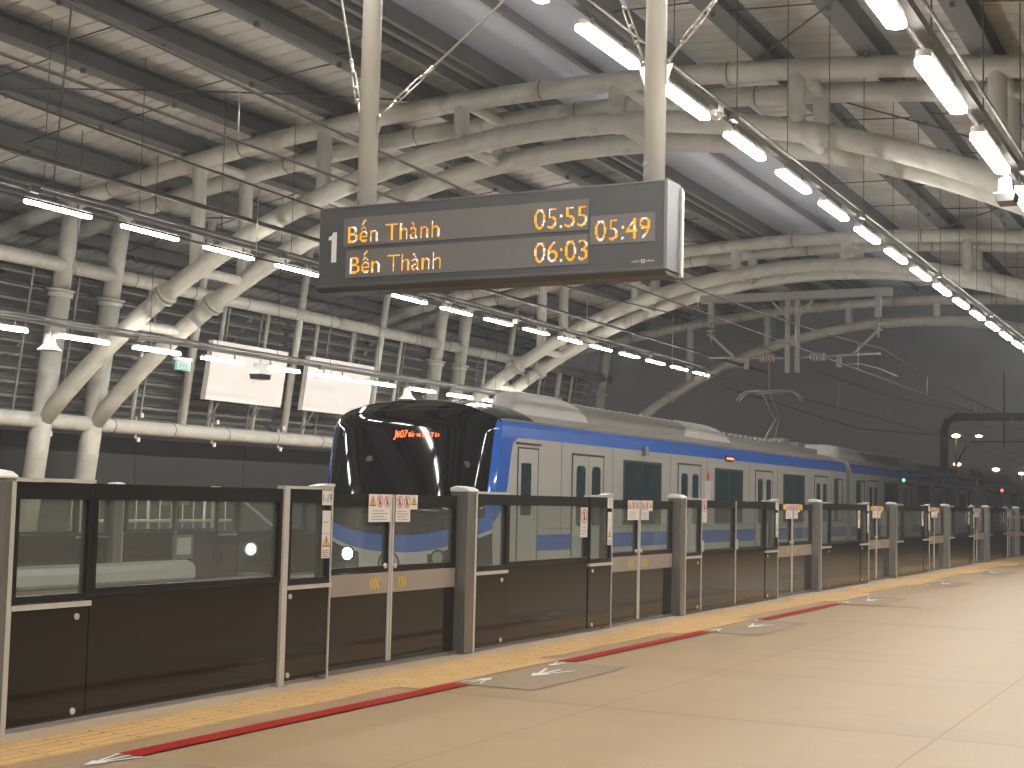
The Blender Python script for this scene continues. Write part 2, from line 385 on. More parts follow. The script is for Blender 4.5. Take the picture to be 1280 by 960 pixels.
def screen_unit(yk, L, label, first=False, emergency=False, grp=None, door=1.83, yellow=False, detail=True, plate=None):
    t = thing('platform_screen_unit', label, 'platform screen door', (XP,yk,0), grp)
    x = XP
    # post with sloping cap
    MB().box((x-.14,yk-.155,0),(x+.012,yk,1.235)).build('post', M['inox'], t, bevel=.008)
    MB().box((x+.012,yk-.03,0),(x+.016,yk-.004,1.225)).build('post_trim', M['inox_l'], t)
    b = MB(); b.prism([(x-.15,1.238),(x+.018,1.238),(x+.018,1.255),(x-.02,1.275),(x-.10,1.285),(x-.15,1.27)], 'y', yk-.16, yk+.006)
    b.build('post_cap', M['cap'], t, bevel=.008)
    de = L-.155; ds = de-door; a1 = .55 if not emergency else .50
    c0 = ds-.53
    A = glazed(t, 'side_panel', .004+yk, yk+a1, x, .66, 1.225, 0)
    MB().box((x-.05,yk+.004,.592),(x+.012,yk+a1,.618)).build('ledge', M['inox_l'], A)
    MB().box((x-.06,yk+.002,1.227),(x+.004,yk+a1+.005,1.245)).build('top_trim', M['inox_l'], A)
    MB().box((x-.003,yk+.003,.03),(x+.002,yk+.014,.59)).build('edge_strip', M['inox_l'], A)
    if emergency:
        mid = (a1+c0)/2
        for p0, p1 in ((a1+.012,mid-.008),(mid+.008,c0-.012)):
            P = glazed(t, 'emergency_door', yk+p0, yk+p1, x-.004, .68, 1.225, 0)
            MB().box((x-.01,yk+p0,.03),(x+.004,yk+p0+.016,1.225)).build('edge_strip', M['inox_l'], P)
            MB().box((x+.002,yk+p0+.02,.66),(x+.02,yk+p0+.035,.78)).build('handle', M['inox_l'], P)
        notice(t, x+.004, yk+a1+.02, yk+a1+.17, .98, 1.235, 'o', 3)
    else:
        P = glazed(t, 'centre_panel', yk+a1+.008, yk+c0-.01, x-.006, .68, 1.225, 0)
        if not first: notice(t, x+.002, yk+c0-.20, yk+c0-.05, .86, 1.13, 'o', 3)
    if first:
        MB().box((x-.05,yk+c0-.008,.0),(x+.008,yk+c0+.045,1.235)).build('strut', M['inox_l'], t)
    Cc = glazed(t, 'side_panel', yk+c0+(.048 if first else .004), yk+ds-.004, x, .66, 1.225, 0)
    MB().box((x-.05,yk+c0+(.048 if first else .004),.592),(x+.012,yk+ds,.618)).build('ledge', M['inox_l'], Cc)
    MB().box((x-.06,yk+c0,1.227),(x+.004,yk+ds+.005,1.245)).build('top_trim', M['inox_l'], Cc)
    MB().box((x-.06,yk+ds-.012,.0),(x+.006,yk+ds,1.226)).build('edge_strip', M['inox_l'], Cc)
    b = MB(); b.prism([(yk+ds-.2,1.247),(yk+ds+.008,1.247),(yk+ds+.008,1.266),(yk+ds-.07,1.266)], 'x', x-.07, x+.01); b.build('end_cap', M['cap'], Cc)
    # room-number plate and notices
    pb = MB(); pb.box((x+.001,yk+ds-.125,1.125),(x+.004,yk+ds-.01,1.222))
    pl = pb.build('number_plate', M['paper'], t)
    if plate:
        q = MB(); put_text(q, plate, place_front(x+.0052, yk+ds-.117, 1.145), .052, .098); q.build('lettering', M['ink'], pl)
    else:
        q = MB(); n = 16; yc = yk+ds-.068
        v = []
        for i in range(n):
            a = 2*PI*i/n; v += [(x+.0052,yc+.03*math.cos(a),1.173+.03*math.sin(a)),(x+.0052,yc+.022*math.cos(a),1.173+.022*math.sin(a))]
        q.add(v, [(2*i,2*((i+1)%n),2*((i+1)%n)+1,2*i+1) for i in range(n)]); q.build('ring_mark', M['inkgrey'], pl)
    notice(t, x+.003, yk+ds-.115, yk+ds-.02, .94, 1.09, '', 1)
    n2 = notice(t, x+.003, yk+ds-.115, yk+ds-.02, .78, .938, 't', 4)
    # bolts
    if detail:
        for yy, zz in ((a1-.09,.54),(a1-.09,.06),(c0+.09,.55),(c0+.09,.06)):
            MB().tube([(x-.006,yk+yy,zz),(x+.004,yk+yy,zz)], .017, 12).build('lock_cover', M['inox_l'], t)
    # sliding leaves, set back behind the fixed panels
    xd = x-.085; m = (ds+de)/2-.04
    for i, (p0, p1) in enumerate(((ds+.004,m-.006),(m+.006,de-.004))):
        lf = glazed(t, 'door_leaf', yk+p0, yk+p1, xd, .70, 1.205, 0)
        MB().box((xd-.04,yk+p0+.01,.51),(xd+.004,yk+p1-.01,.655)).build('band', M['band'], lf)
        ye = p1-.022 if i == 0 else p0
        MB().box((xd-.05,yk+ye,.03),(xd+.008,yk+ye+.022,1.205)).build('edge_strip', M['inox_l'], lf)
        MB().tube([(xd-.006,yk+(p1-.06 if i==0 else p0+.06),.70),(xd+.006,yk+(p1-.06 if i==0 else p0+.06),.70)], .02, 10).build('lock_cover', M['inox_l'], lf)
        cb = MB(); c = (p1-.20) if i == 0 else (p0+.13); s = -1 if i == 0 else 1
        for j in range(3):
            yy = yk+c+(j-1)*.042
            for q in (-1,1):
                cb.add([(xd+.0065,yy,.583+q*.04),(xd+.0065,yy+.018,.583+q*.04),(xd+.0065,yy+s*.022+.018,.583),(xd+.0065,yy+s*.022,.583)], [(0,1,2,3)])
        cb.build('chevrons', M['chev'], lf)
        w = .285 if i == 0 else .20
        n0 = yk+(p1-.03-w if i == 0 else p0+.03)
        notice(lf, xd+.012, n0, n0+w, 1.01, 1.205, 'too' if i == 0 else 'oo', 4)
        if i: notice(lf, xd+.012, n0+w+.002, n0+w+.10, 1.10, 1.205, 't', 0)
        if yellow: notice(lf, xd+.014, n0-.13 if i == 0 else n0+w, n0+.02 if i == 0 else n0+w+.22, 1.13, 1.2, '', 0, yellow=True)
    # sill under the doors
    MB().box((x-.32,yk+ds,-.002),(x-.06,yk+de,.022)).build('door_sill', M['inox'], t)
    return t
LB = {2:('black glass platform screen unit nearest the camera, wide centre panel, plate reading 1-19', True, False, '1-19'),
      3:('screen door unit in front of the cab side, red-ringed notice on centre glass', False, False, None),
      4:('screen door unit with twin silver-edged emergency doors beside the fourth waiting mat', False, True, None),
      5:('screen door unit just past the twin emergency doors, yellow strips on its leaves', False, False, None),
      6:('second screen door unit past the twin emergency doors along the platform edge', False, False, None),
      7:('third screen door unit past the twin emergency doors along the platform edge', False, False, None),
      8:('fourth screen door unit past the twin emergency doors, near the right edge', False, False, None),
      9:('last and smallest screen door unit, furthest along the platform edge', False, False, None),
      10:('screen door unit beyond the last one in view at the far end', False, False, None),
      1:('screen door unit just behind the nearest one, next to the camera', False, False, None)}
GP = 'half-height screen door units along the platform edge'
UN = {}
for k in range(1,10):
    L = YK[k+1]-YK[k]; l = LB[k]
    UN[k] = screen_unit(YK[k], L, l[0], l[1], l[2], GP, 1.83 if k != 4 else 1.9, yellow=k >= 4, detail=k < 6, plate=l[3])
# far row of screen doors: the same units turned round on the opposite platform
src = UN[3]; wz = ['sixth','fifth','fourth','third','second','first']
for j, (y, lb) in enumerate(((8.9,'opposite-platform screen unit behind the left end of the first glass panel'),
                  (13.75,'opposite-platform screen unit seen through the first wide glass panel'),
                  (18.5,'opposite-platform screen unit beside the train nose, seen through the first sliding door'))):
    c = copy_tree(src, None, Vector((-12.72,y,0))); c.rotation_euler = (0,0,PI)
    c['label'] = lb; c['group'] = 'screen door units on the opposite platform'
    for ch in list(c.children):
        if ch.name.startswith('notice'): bpy.data.objects.remove(ch)

# pale duct cover along the opposite platform edge, posts
b = MB(); pr = [( -12.62,.04),(-12.30,.04),(-12.26,.08),(-12.26,.20),(-12.31,.27),(-12.42,.30),(-12.55,.29),(-12.62,.24)]
b.prism(pr, 'y', 4, 14.95)
tag(b.build('duct_cover', M['duct']), 'pale rounded duct cover lying along the opposite platform edge behind the glass', 'duct cover')
MB_e = MB().box((-12.72,-12,-.06),(-12.2,46,.025)); struct(MB_e, 'far_platform_edge', M['trench'])
t = thing('stainless_cabinet', 'small stainless steel cabinet on the opposite platform edge above the duct cover', 'cabinet', (-12.68,15.0,.3))
MB().box((-12.80,14.84,.30),(-12.55,15.24,.62)).build('case', M['inox'], t, bevel=.01)
MB().box((-12.551,14.90,.36),(-12.545,15.18,.58)).build('door', M['inox_l'], t)
# stair railing on the opposite platform
t = thing('stair_railing', 'pale metal stair railing with slanting handrails on the opposite platform', 'railing', (-15,13,0))
for (y0,y1,z0,z1) in ((10.5,13.6,1.12,1.12),(10.5,13.6,.86,.86),(13.6,15.0,1.12,.45),(13.6,15.0,.86,.2),(15.8,19.4,1.10,1.10),(15.8,19.4,.72,.72),(19.6,21.2,1.1,.3)):
    MB().tube([(-15.2,y0,z0),(-15.2,y1,z1)], .024, 8).build('handrail', M['inox_l'], t)
for i in range(34):
    y = 10.6+i*.27
    if 13.7 < y < 15.7: continue
    MB().tube([(-15.2,y,0),(-15.2,y,1.1)], .011 if i%5 else .025, 6).build('baluster', M['inox_l'], t)
t = thing('platform_bench', 'low grey bench on the opposite platform behind the railing', 'bench', (-17.5,14,0))
MB().box((-17.8,12.2,.40),(-17.3,15.8,.46)).build('seat', M['galv'], t); 
for y in (12.5,14,15.5): MB().box((-17.7,y-.04,0),(-17.4,y+.04,.40)).build('leg', M['galv'], t)

# ------------------------------------------------------------------ roof arches
LC = (-9.04,-8.04,14.87); UC = (-9.20,-40.2,47.65)
def zl(x): return LC[1]+math.sqrt(LC[2]**2-(x-LC[0])**2)
def zu(x, off=0): return UC[1]+math.sqrt((UC[2]+off)**2-(x-UC[0])**2)
def zc(x): return 2.42+(x+19.64)/.134                     # column axis on the left
XL = -19.64; XR = 2*LC[0]-XL
def tubeline(b, pts, r, n=14): return b.tube(pts, r, n)
def ring(b, p, d, r, w=.05):
    p = Vector(p); d = Vector(d).normalized(); b.tube([p-d*w/2, p+d*w/2], r, 16, smooth=True)
STR = [-16.2,-13.6,-11.0,-8.35,-5.6,-2.9]
def arch(Y, label, end=False):
    t = thing('roof_arch', label, 'roof arch', (LC[0],Y,0), 'curved tubular steel roof arches')
    r = .15
    n = 40; pts = [(XL+(XR-XL)*i/n) for i in range(n+1)]
    MBl = MB(); MBl.tube([(x,Y,zl(x)) for x in pts], .16, 18); MBl.build('lower_chord', M['steel_white'], t)
    xs = [-22.4+(26.6)*i/44 for i in range(45)]
    MB().tube([(x,Y,zu(x)) for x in xs], r, 16).build('upper_chord', M['steel_white'], t)
    def ring1(rb, p, d, r, w): 
        q = MB(); ring(q, p, d, r-.004 if w < .025 else r, w); q.build('weld_seam' if w < .025 else 'flange', M['weld'] if w < .025 else M['steel_white'], t)
    rb = None
    for x in (-18.2,-15.3,-12.6,-9.6,-6.6,-3.6):       # weld rings and flanges
        d = 1e-2; ring1(rb, (x,Y,zu(x)), (d,0,zu(x+d)-zu(x)), r+.008, .02)
    for x in (-16.8,-14.2,-11.6,-8.9,-6.2,-3.5,-1.4):
        d = 1e-2; ring1(rb, (x,Y,zl(x)), (d,0,zl(x+d)-zl(x)), r+.008, .02)
    for x in (-16.9,-1.2):
        d = 1e-2; ring1(rb, (x,Y,zl(x)), (d,0,zl(x+d)-zl(x)), r+.065, .03); ring1(rb, (x+.07,Y,zl(x+.07)), (d,0,zl(x+d)-zl(x)), r+.065, .03)
    for x in STR:
        MB().tube([(x,Y,zl(x)),(x,Y,zu(x))], .125, 14, cap=False).build('strut', M['steel_white'], t)
    for s in (0,1):
        mx = (lambda x: x) if s == 0 else (lambda x: 2*LC[0]-x)
        lean = lambda z: -19.64+(z-2.42)*.134
        zt = zu(lean(6.2)); b = MB()
        b.tube([(mx(lean(-.0)),Y,0),(mx(lean(2.4)),Y,2.4),(mx(lean(4.8)),Y,4.8)], .195, 18)
        b.tube([(mx(lean(4.8)),Y,4.8),(mx(lean(zt)),Y,zt)], .165, 18)
        ring(b, (mx(lean(4.8)),Y,4.8), (.134*(1-2*s),0,1), .265, .04); ring(b, (mx(lean(4.72)),Y,4.72), (.134*(1-2*s),0,1), .225, .1)
        ring(b, (mx(lean(1.85)),Y,1.85), (.134*(1-2*s),0,1), .20, .02); ring(b, (mx(lean(.06)),Y,.06), (0,0,1), .34, .1)
        b.build('column', M['steel_white'], t)
    return t
YA = [(19.45,'nearest roof arch, its left column rising behind the first black screen panel'),
      (20.75,'second roof arch, close behind the nearest one and parallel to it'),
      (33.1,'third roof arch, front one of the middle pair above the train'),
      (34.4,'fourth roof arch, rear one of the middle pair above the train'),
      (44.1,'last roof arch, single, at the open end of the station roof against dark sky')]
arches = [arch(y, l) for y, l in YA]
# longitudinal links between the twin arches belong to the front arch of each pair
for a, y0, y1 in ((arches[0],19.45,20.75),(arches[2],33.1,34.4)):
    for x in STR+[-17.6,-.5]:
        for z in ((zl(x),) if x in (-17.6,-.5) else (zl(x),zu(x))):
            MB().tube([(x,y0+.1,z),(x,y1-.1,z)], .09, 12, cap=False).build('cross_link', M['steel_white'], a)
# side wall: long tubes, leaning posts, louvres
def lx(z, off=0): return -19.64+(z-2.42)*.14+off
t = thing('side_wall_frame', 'cream tubular frame with leaning posts along the louvred wall opposite', 'wall frame', (-19.6,25,0))
for nm, z, r in (('lower_tube',2.42,.155),('upper_tube',5.25,.15)):
    b = MB(); r *= .92; b.tube([(lx(z),-4,z),(lx(z),44.6 if nm=='upper_tube' else 44.1,z)], r, 16)
    tb = b.build(nm, M['steel_white'], t); y = 9.0; b = MB()
    while y < 44: 
        ring(b, (lx(z),y,z), (0,1,0), r+.004, .022); y += 1.75
    b.build('weld_seams', M['weld'], tb)
MB().tube([(lx(6.35,-.05),-4,6.3),(lx(6.35,-.05),44.6,6.3)], .07, 10).build('eaves_tube', M['purlin'], t)
yp = [16.3,12.8,9.3,23.3,26.8,30.27,37.2,40.7]
for y in yp: MB().tube([(lx(2.42),y,2.42),(lx(6.75),y,6.75)], .085, 12).build('post', M['steel_white'], t)
yt = [14,15.2,17.6,21.9,24.25,25.77,27.67,29.19,31.4,36,38.4,39.6,41.9]
for y in yt: MB().tube([(lx(2.42,-.1),y,2.42),(lx(5.25,-.1),y,5.25)], .045, 8).build('thin_post', M['steel_white'], t)
b = MB(); y = 10.2
while y < 44:
    for z in (2.42+.24,2.42-.24): b.box((lx(z)+.1,y-.035,z-.045),(lx(z)+.13,y+.035,z+.045))
    b.box((lx(2.42)-.02,y-.01,2.2),(lx(2.42)+.02,y+.01,2.64)); y += 2.35
b.build('bracket_plates', M['white'], t)
t = thing('louvre_wall', 'grey horizontal louvre blades behind the leaning posts of the opposite side', 'louvre wall', (-20.1,20,2.3))
NL = 12
for bay, (y0,y1) in enumerate(((-4,9.2),(9.3,16.2),(16.3,20.7),(20.8,26.7),(26.9,33),(33.2,38.6),(38.8,43.8))):
    b = MB()
    for i in range(NL):
        z = 2.36+i*.245; x = lx(z,-.42)
        b.bar((x,y0,z+.05),(x,y1,z+.05),.22,.012)       # blade, tilted below
        v = [(x-.13,y0,z+.15),(x+.10,y0,z-.02),(x+.10,y1,z-.02),(x-.13,y1,z+.15),(x-.13,y0,z+.165),(x+.10,y0,z-.005),(x+.10,y1,z-.005),(x-.13,y1,z+.165)]
        b.add(v, [(0,1,2,3),(4,7,6,5),(0,4,5,1),(3,2,6,7),(1,5,6,2),(0,3,7,4)])
        b.box((x+.10,y0,z-.035),(x+.112,y1,z+.012))
    b.build('louvre_blades', M['louvre'], t)
    b = MB(); y = y0+.4
    while y < y1:
        b.bar((lx(2.3,-.30),y,2.3),(lx(5.3,-.30),y,5.3),.03,.04); y += 1.15
    b.build('mullions', M['galv'], t)
b = MB()
for y in (12,18,23.5,28.5,35.5,41): b.bar((lx(2.4,-.6),y,2.4),(lx(5.2,-.6),y+2.4,5.2),.07,.07)
b.build('wind_brace', M['galv'], t)
t = thing('screen_wall', 'dark flat screen wall under the louvres behind the opposite platform', 'wall', (-20.5,18,0))
for i in range(14):
    y0 = -6+i*3.6; MB().box((-20.42,y0+.01,0),(-20.38,y0+3.59,2.24)).build('wall_panel', M['darkwall'], t)

# ------------------------------------------------------------------ canopy roof
t = thing('canopy_roof', 'beige ribbed roof deck with dark purlins and bluish middle strip over the tracks', 'roof', (-9.1,20,8))
OFF = .2
def deck(x0, x1, name):
    rows = []; pitch = .372; n = 18; Y = -6
    xs = [x0+(x1-x0)*i/n for i in range(n+1)]
    ys = []
    while Y < 44.9:
        ys += [(Y,0),(Y+pitch-.06,0),(Y+pitch-.045,.035),(Y+pitch-.015,.035)]; Y += pitch
    for y, h in ys: rows.append([(x,y,zu(x,OFF+.33+h)) for x in xs])
    b = MB(); b.grid(rows, smooth=False)
    rows2 = [[(x,y,zu(x,OFF+.42)) for x in xs] for y in (-6,ys[-1][0])]; b.grid(rows2, smooth=False)
    return b.build(name, M['deck'], t, fix=False)
deck(-22.6,-10.75,'deck_panel'); deck(-7.45,4.3,'deck_panel')
xs = [-10.75+i*(3.3/10) for i in range(11)]
MB().grid([[(x,y,zu(x,OFF+.36)) for x in xs] for y in (-6,44.9)], smooth=False).build('skylight_strip', M['skylight'], t, fix=False)
def ibeam(b, x, off, w, h, y0=-6, y1=44.95):
    z = zu(x,off); b.box((x-w/2,y0,z),(x+w/2,y1,z+.014)); b.box((x-.006,y0,z+.014),(x+.006,y1,z+h-.014)); b.box((x-w/2,y0,z+h-.014),(x+w/2,y1,z+h))
PX = [-21.1,-19.6,-18.05,-16.5,-15.0,-13.5,-11.9,-6.1,-4.6,-3.1,-1.55,0,1.5,3]
for x in PX:
    b = MB(); ibeam(b, x, OFF-.02, .30, .30); b.build('purlin', M['purlin'], t)
for x in (-10.95,-10.6,-10.35,-7.75,-7.5):
    b = MB(); b.box((x-.045,-6,zu(x,OFF)),(x+.045,44.95,zu(x,OFF+.27))); b.build('edge_purlin', M['purlin'], t)
MB().box((-9.15,-6,zu(-9.1,OFF+.22)),(-9.06,44.9,zu(-9.1,OFF+.33))).build('skylight_bar', M['skybar'], t)
# sag rods and diagonal wind bracing under the deck
allx = PX[:7]+[-10.6]; rx = [-7.5]+PX[7:]
for side in (allx, rx):
    for i, (xa, xb) in enumerate(zip(side[:-1], side[1:])):
        b = MB()
        for y in (4.4,9.4,11.8,14.6,17.2,23.1,25.9,28.4,30.9,36.6,39.2,41.8):
            y += (i%2)*.35; b.tube([(xa,y,zu(xa,OFF+.06)),(xb,y+.02,zu(xb,OFF+.1))], .011, 5)
        b.build('sag_rods', M['wire'], t)
for (xa,ya,xb,yb) in ((-19.6,12,-11.9,19.4),(-11.9,12,-19.6,19.4),(-19.6,21,-11.9,33),(-11.9,21,-19.6,33),(-6.1,21,1.5,33),(1.5,21,-6.1,33),(-6.1,9,1.5,19.3),(1.5,9,-6.1,19.3),(-6.1,34.5,1.5,44),(1.5,34.5,-6.1,44)):
    b = MB(); n = 14
    b.tube([(xa+(xb-xa)*i/n, ya+(yb-ya)*i/n, zu(xa+(xb-xa)*i/n, OFF-.05)) for i in range(n+1)], .014, 6); b.build('brace_rod', M['wire'], t)
# small cleats where the hangers meet the purlins
b = MB()
for x in PX:
    for y in range(3,44,2): b.box((x-.03,y+.3,zu(x,OFF-.09)),(x+.03,y+.36,zu(x,OFF)))
b.build('cleats', M['purlin'], t)

# ------------------------------------------------------------------ lamps on hanging trays
def lamp_proto():
    x = y = z = 0
    t = thing('tube_light', '', 'light', (0,0,0))
    n = 10; w = .052; L = 1.19
    poly = []
    for i in range(n+1):
        a = -PI/2+PI*i/n; poly.append((w*math.sin(-a)*-1 if 0 else w*math.cos(a+PI/2)*1, L-w+0+w*math.sin(a+PI/2)))
    top = [(w*math.cos(PI*i/n), L-w+w*math.sin(PI*i/n)) for i in range(n+1)]
    bot = [(-w*math.cos(PI*i/n), w-w*math.sin(PI*i/n)) for i in range(n+1)]
    poly = top+bot
    MB().prism(poly, 'z', -.03, 0, 0).build('diffuser', M['lamp'], t)
    poly2 = [(p[0]*.86, (p[1]-L/2)*1.02+L/2) for p in poly]
    MB().prism(poly2, 'z', .002, .045, 0).build('housing', M['white'], t)
    for yy in (.25,L-.25): MB().box((-.012,yy-.012,.045),(.012,yy+.012,.13)).build('bracket', M['galv'], t)
    return t
LP = lamp_proto()
used = [False]
def row(name, x, z, y0, pitch, k0, k1, vis, desc, grp, trw=.07):
    """"""
    M.setdefault('tray', mat('dull tray', (.17,.165,.155), .5, metal=.2, var=.1, vscale=6)); tr = thing('cable_tray', 'slim hanging cable tray carrying the '+desc, 'cable tray', (x,0,z))
    ya, yb = y0+k0*pitch-.4, y0+k1*pitch+1.4
    b = MB(); b.box((x-trw/2,ya,z+.135),(x+trw/2,yb,z+.143)); b.box((x-trw/2,ya,z+.143),(x-trw/2+.006,yb,z+.19)); b.box((x+trw/2-.006,ya,z+.143),(x+trw/2,yb,z+.19))
    b.tube([(x+trw/2+.05,ya,z+.19),(x+trw/2+.05,yb,z+.19)], .014, 6)
    b.build('tray', M['tray'], tr)
    MB().tube([(x-.13,ya,z+.27),(x-.13,yb,z+.27)], .026, 8).build('conduit', M['wire'], tr)
    y = ya+2.2
    while y < yb-1:
        MB().box((x+trw/2,y,z+.10),(x+trw/2+.07,y+.16,z+.19)).build('junction_box', M['tray'], tr)
        MB().tube([(x+.02,y+.2,z+.14),(x+.03,y+.26,z+.03),(x+.03,y+.42,z-.01),(x+.02,y+.5,z+.08),(x,y+.56,z+.14)], .006, 5).build('cable_loop', M['wire'], tr); y += 5.4
    y = ya+.5
    while y < min(yb,44.5):
        MB().tube([(x,y,z+.14),(x,y,zu(x,OFF))], .0055, 5).build('hanger', M['wire'], tr); y += 1.83
    j = 0
    for k in range(k0,k1+1):
        loc = Vector((x,y0+k*pitch,z))
        v = vis(k)
        if not used[0]: o = LP; o.location = loc; used[0] = True
        else: o = copy_tree(LP, None, loc)
        if v is None:
            o['label'] = 'white tube light of the rows farther back along the platform'; o['group'] = 'tube lights farther back along the platform'
        else:
            o['label'] = ORD[v]+' tube light from the near end of the '+desc; o['group'] = grp
        o['category'] = 'light'
row('R1', -4.68, 4.95, 10.12, 1.81, -8, 15, lambda k: k if k >= 0 else None, 'upper row over the near platform edge', 'upper row of tube lights over the near platform edge')
row('R2', -1.62, 3.74, 6.32, 1.81, -7, 14, lambda k: k if 0 <= k < 4 else None, 'row nearest the top right corner', 'tube lights near the top right corner')
row('L1', -14.05, 4.90, 13.44, 1.80, -7, 14, lambda k: k if k >= 0 else None, 'upper row beyond the train', 'upper row of tube lights over the opposite platform')
row('L2', -16.9, 3.62, 15.15, 1.80, -8, 12, lambda k: k if 0 <= k < 11 else None, 'lower row beyond the train', 'lower row of tube lights over the opposite platform')
# extra dark conduit above the upper left row
for x, z, lb in ((-13.6,5.35,'dark steel conduit pipe running above the upper lamp row beyond the train'),):
    b = MB().tube([(x,2,z),(x,44,z)], .035, 8); tag(b.build('conduit_pipe', M['wire']), lb, 'pipe')

# speakers, cameras, domes
def speaker(x, y, z, lb):
    t = thing('platform_speaker', lb, 'loudspeaker', (x,y,z), 'white hanging loudspeakers')
    b = MB(); n = 16
    rows = []
    for zz, r in ((.0,.075),(-.10,.085),(-.17,.10),(-.22,.15),(-.26,.19)):
        rows.append([(x+r*math.cos(2*PI*k/n), y+r*1.05*math.sin(2*PI*k/n), z+zz) for k in range(n+1)])
    b.grid(rows); b.grid([rows[0],[(x,y,z)]*(n+1)]); b.build('horn', M['white'], t)
    MB().tube([(x,y,z),(x,y,z+.14)], .012, 8).build('stem', M['galv'], t)
    MB().tube([(x,y,z-.262),(x,y,z-.255)], .17, 16).build('grille', M['galv'], t)
speaker(-16.9,16.82,3.62,'white horn loudspeaker hanging beside the column at the left edge')
speaker(-16.9,27.7,3.62,'white horn loudspeaker hanging above the train roof nose')
def boxcam(x, y, z, s, lb):
    t = thing('camera_housing', lb, 'camera', (x,y,z), 'white box camera housings under the lamp trays')
    b = MB(); b.prism([(x-.09*s,z-.20*s),(x+.09*s,z-.20*s),(x+.075*s,z+.0),(x-.075*s,z)], 'y', y-.14*s, y+.14*s); b.build('case', M['white'], t, bevel=.01)
    MB().prism([(x-.10*s,z-.30*s),(x+.10*s,z-.30*s),(x+.125*s,z-.20*s),(x-.125*s,z-.20*s)], 'y', y-.19*s, y+.17*s).build('hood', M['frame'], t)
    MB().box((x-.13*s,y-.2*s,z-.205*s),(x+.13*s,y+.18*s,z-.19*s)).build('rim', M['white'], t)
    MB().box((x-.02,y-.02,z),(x+.02,y+.02,z+.14)).build('stem', M['white'], t)
boxcam(-16.9,22.3,3.66,1.0,'white box camera housing hanging in front of the first blank board')
boxcam(-1.62,11.3,3.70,.62,'white box camera housing with black hood near the right edge')
for x, y, z, lb in ((-4.68,13.42,5.06,'small white dome camera between two lamps over the near platform'),(-14.05,27.42,4.97,'small white dome camera between two lamps right of the departure sign')):
    t = thing('dome_camera', lb, 'camera', (x,y,z), 'small dome cameras on the lamp trays')
    MB().tube([(x,y,z),(x,y,z+.09)], .07, 14).build('base', M['white'], t); MB().ball((x,y,z), .065, 12).build('dome', M['chrome'], t)

# EXIT sign
t = thing('exit_sign', 'small green EXIT sign hanging under the lower lamp row', 'exit sign', (-17.2,20.4,3.36))
MB().box((-17.23,20.17,3.36),(-17.19,20.60,3.54)).build('panel', M['exit'], t)
q = MB(); put_text(q, 'EXIT', place_front(-17.185,20.23,3.39), .115, .31, bold=.02); q.build('lettering', M['exitw'], t)
MB().box((-17.24,20.15,3.545),(-17.18,20.62,3.60)).build('bracket', M['galv'], t)

# blank white boards on the wall
for y0, y1, lb in ((23.37,25.96,'blank white board hung on the wall beside the EXIT sign'),(26.78,29.48,'blank white board brightly lit, just left of the train nose'),(37.5,40.2,'blank white board seen just above the train roof')):
    t = thing('blank_board', lb, 'board', (-19,y0,3.08), 'blank white boards along the louvred wall')
    def q4(z, off): return lx(z, off)
    b = MB(); z0, z1 = 3.08, 4.30
    v = [(q4(z0,.32),y0,z0),(q4(z0,.45),y0,z0),(q4(z0,.45),y1,z0),(q4(z0,.32),y1,z0),(q4(z1,.32),y0,z1),(q4(z1,.45),y0,z1),(q4(z1,.45),y1,z1),(q4(z1,.32),y1,z1)]
    b.add(v, [(0,3,2,1),(4,5,6,7),(0,1,5,4),(1,2,6,5),(2,3,7,6),(3,0,4,7)]); b.build('panel', M['board'], t)
    for yy in (y0+.6,y1-.6): MB().bar((lx(3.0,.02),yy,2.62),(lx(3.1,.33),yy,3.07),.03,.03).build('bracket', M['galv'], t)

# ------------------------------------------------------------------ departure sign
SY = 7.2; X0, X1, Z0, Z1 = -5.05, -2.80, 2.45, 2.93
t = thing('departure_sign', 'black two-line departure board with amber text hanging from two cream poles', 'departure board', (-3.93,7.34,2.45))
hs = MB(); hs.box((X0,SY,Z0+.012),(X1,SY+.215,Z1)); hs.prism([(SY-.012,Z0+.012),(SY-.012,Z0-.006),(SY+.03,Z0-.03),(SY+.20,Z0-.03),(SY+.222,Z0-.006),(SY+.222,Z0+.012)], 'x', X0-.01, X1+.01)
hs = hs.build('housing', M['signbody'], t, bevel=.004)
MB().prism([(SY-.004,Z0),(SY+.218,Z0),(SY+.218,Z1-.01),(SY+.19,Z1+.012),(SY-.004,Z1+.012)], 'x', X1, X1+.018).build('end_plate', M['signend'], hs)
MB().prism([(SY+.19,Z0-.02),(SY+.222,Z0-.02),(SY+.222,Z1-.02),(SY+.19,Z1)], 'x', X1+.018, X1+.03).build('end_trim', M['inox_l'], hs)
MB().box((X0,SY-.003,Z1),(X1,SY+.215,Z1+.008)).build('top_trim', M['signend'], hs)
for (a,b_,c,d) in ((-4.87,-3.245,2.693,2.865),(-4.85,-3.245,2.50,2.668),(-3.238,-2.85,2.605,2.765)):
    MB().box((a,SY-.004,c),(b_,SY+.002,d)).build('screen', M['screen'], t)
PF = lambda x, z: (lambda u, v: (x+u, SY-.0065, z+v))
for body, x, z, w in (('Bến Thành',-4.835,2.713,.635),('05:55',-3.58,2.713,.325),('Bến Thành',-4.815,2.525,.63),('06:03',-3.575,2.523,.325),('05:49',-3.205,2.624,.325)):
    q = MB(); dot_text(q, body, PF(x,z), .10 if ':' not in body else .115, w, .0076, .0070); q.build('led_text', M['led'], t)
q = MB(); q.add([(-4.955,SY-.005,2.60),(-4.918,SY-.005,2.60),(-4.918,SY-.005,2.785),(-4.946,SY-.005,2.785),(-4.955,SY-.005,2.765),(-4.978,SY-.005,2.757),(-4.978,SY-.005,2.738),(-4.955,SY-.005,2.738)], [tuple(range(8))]); q.build('numeral_one', M['white'], t)
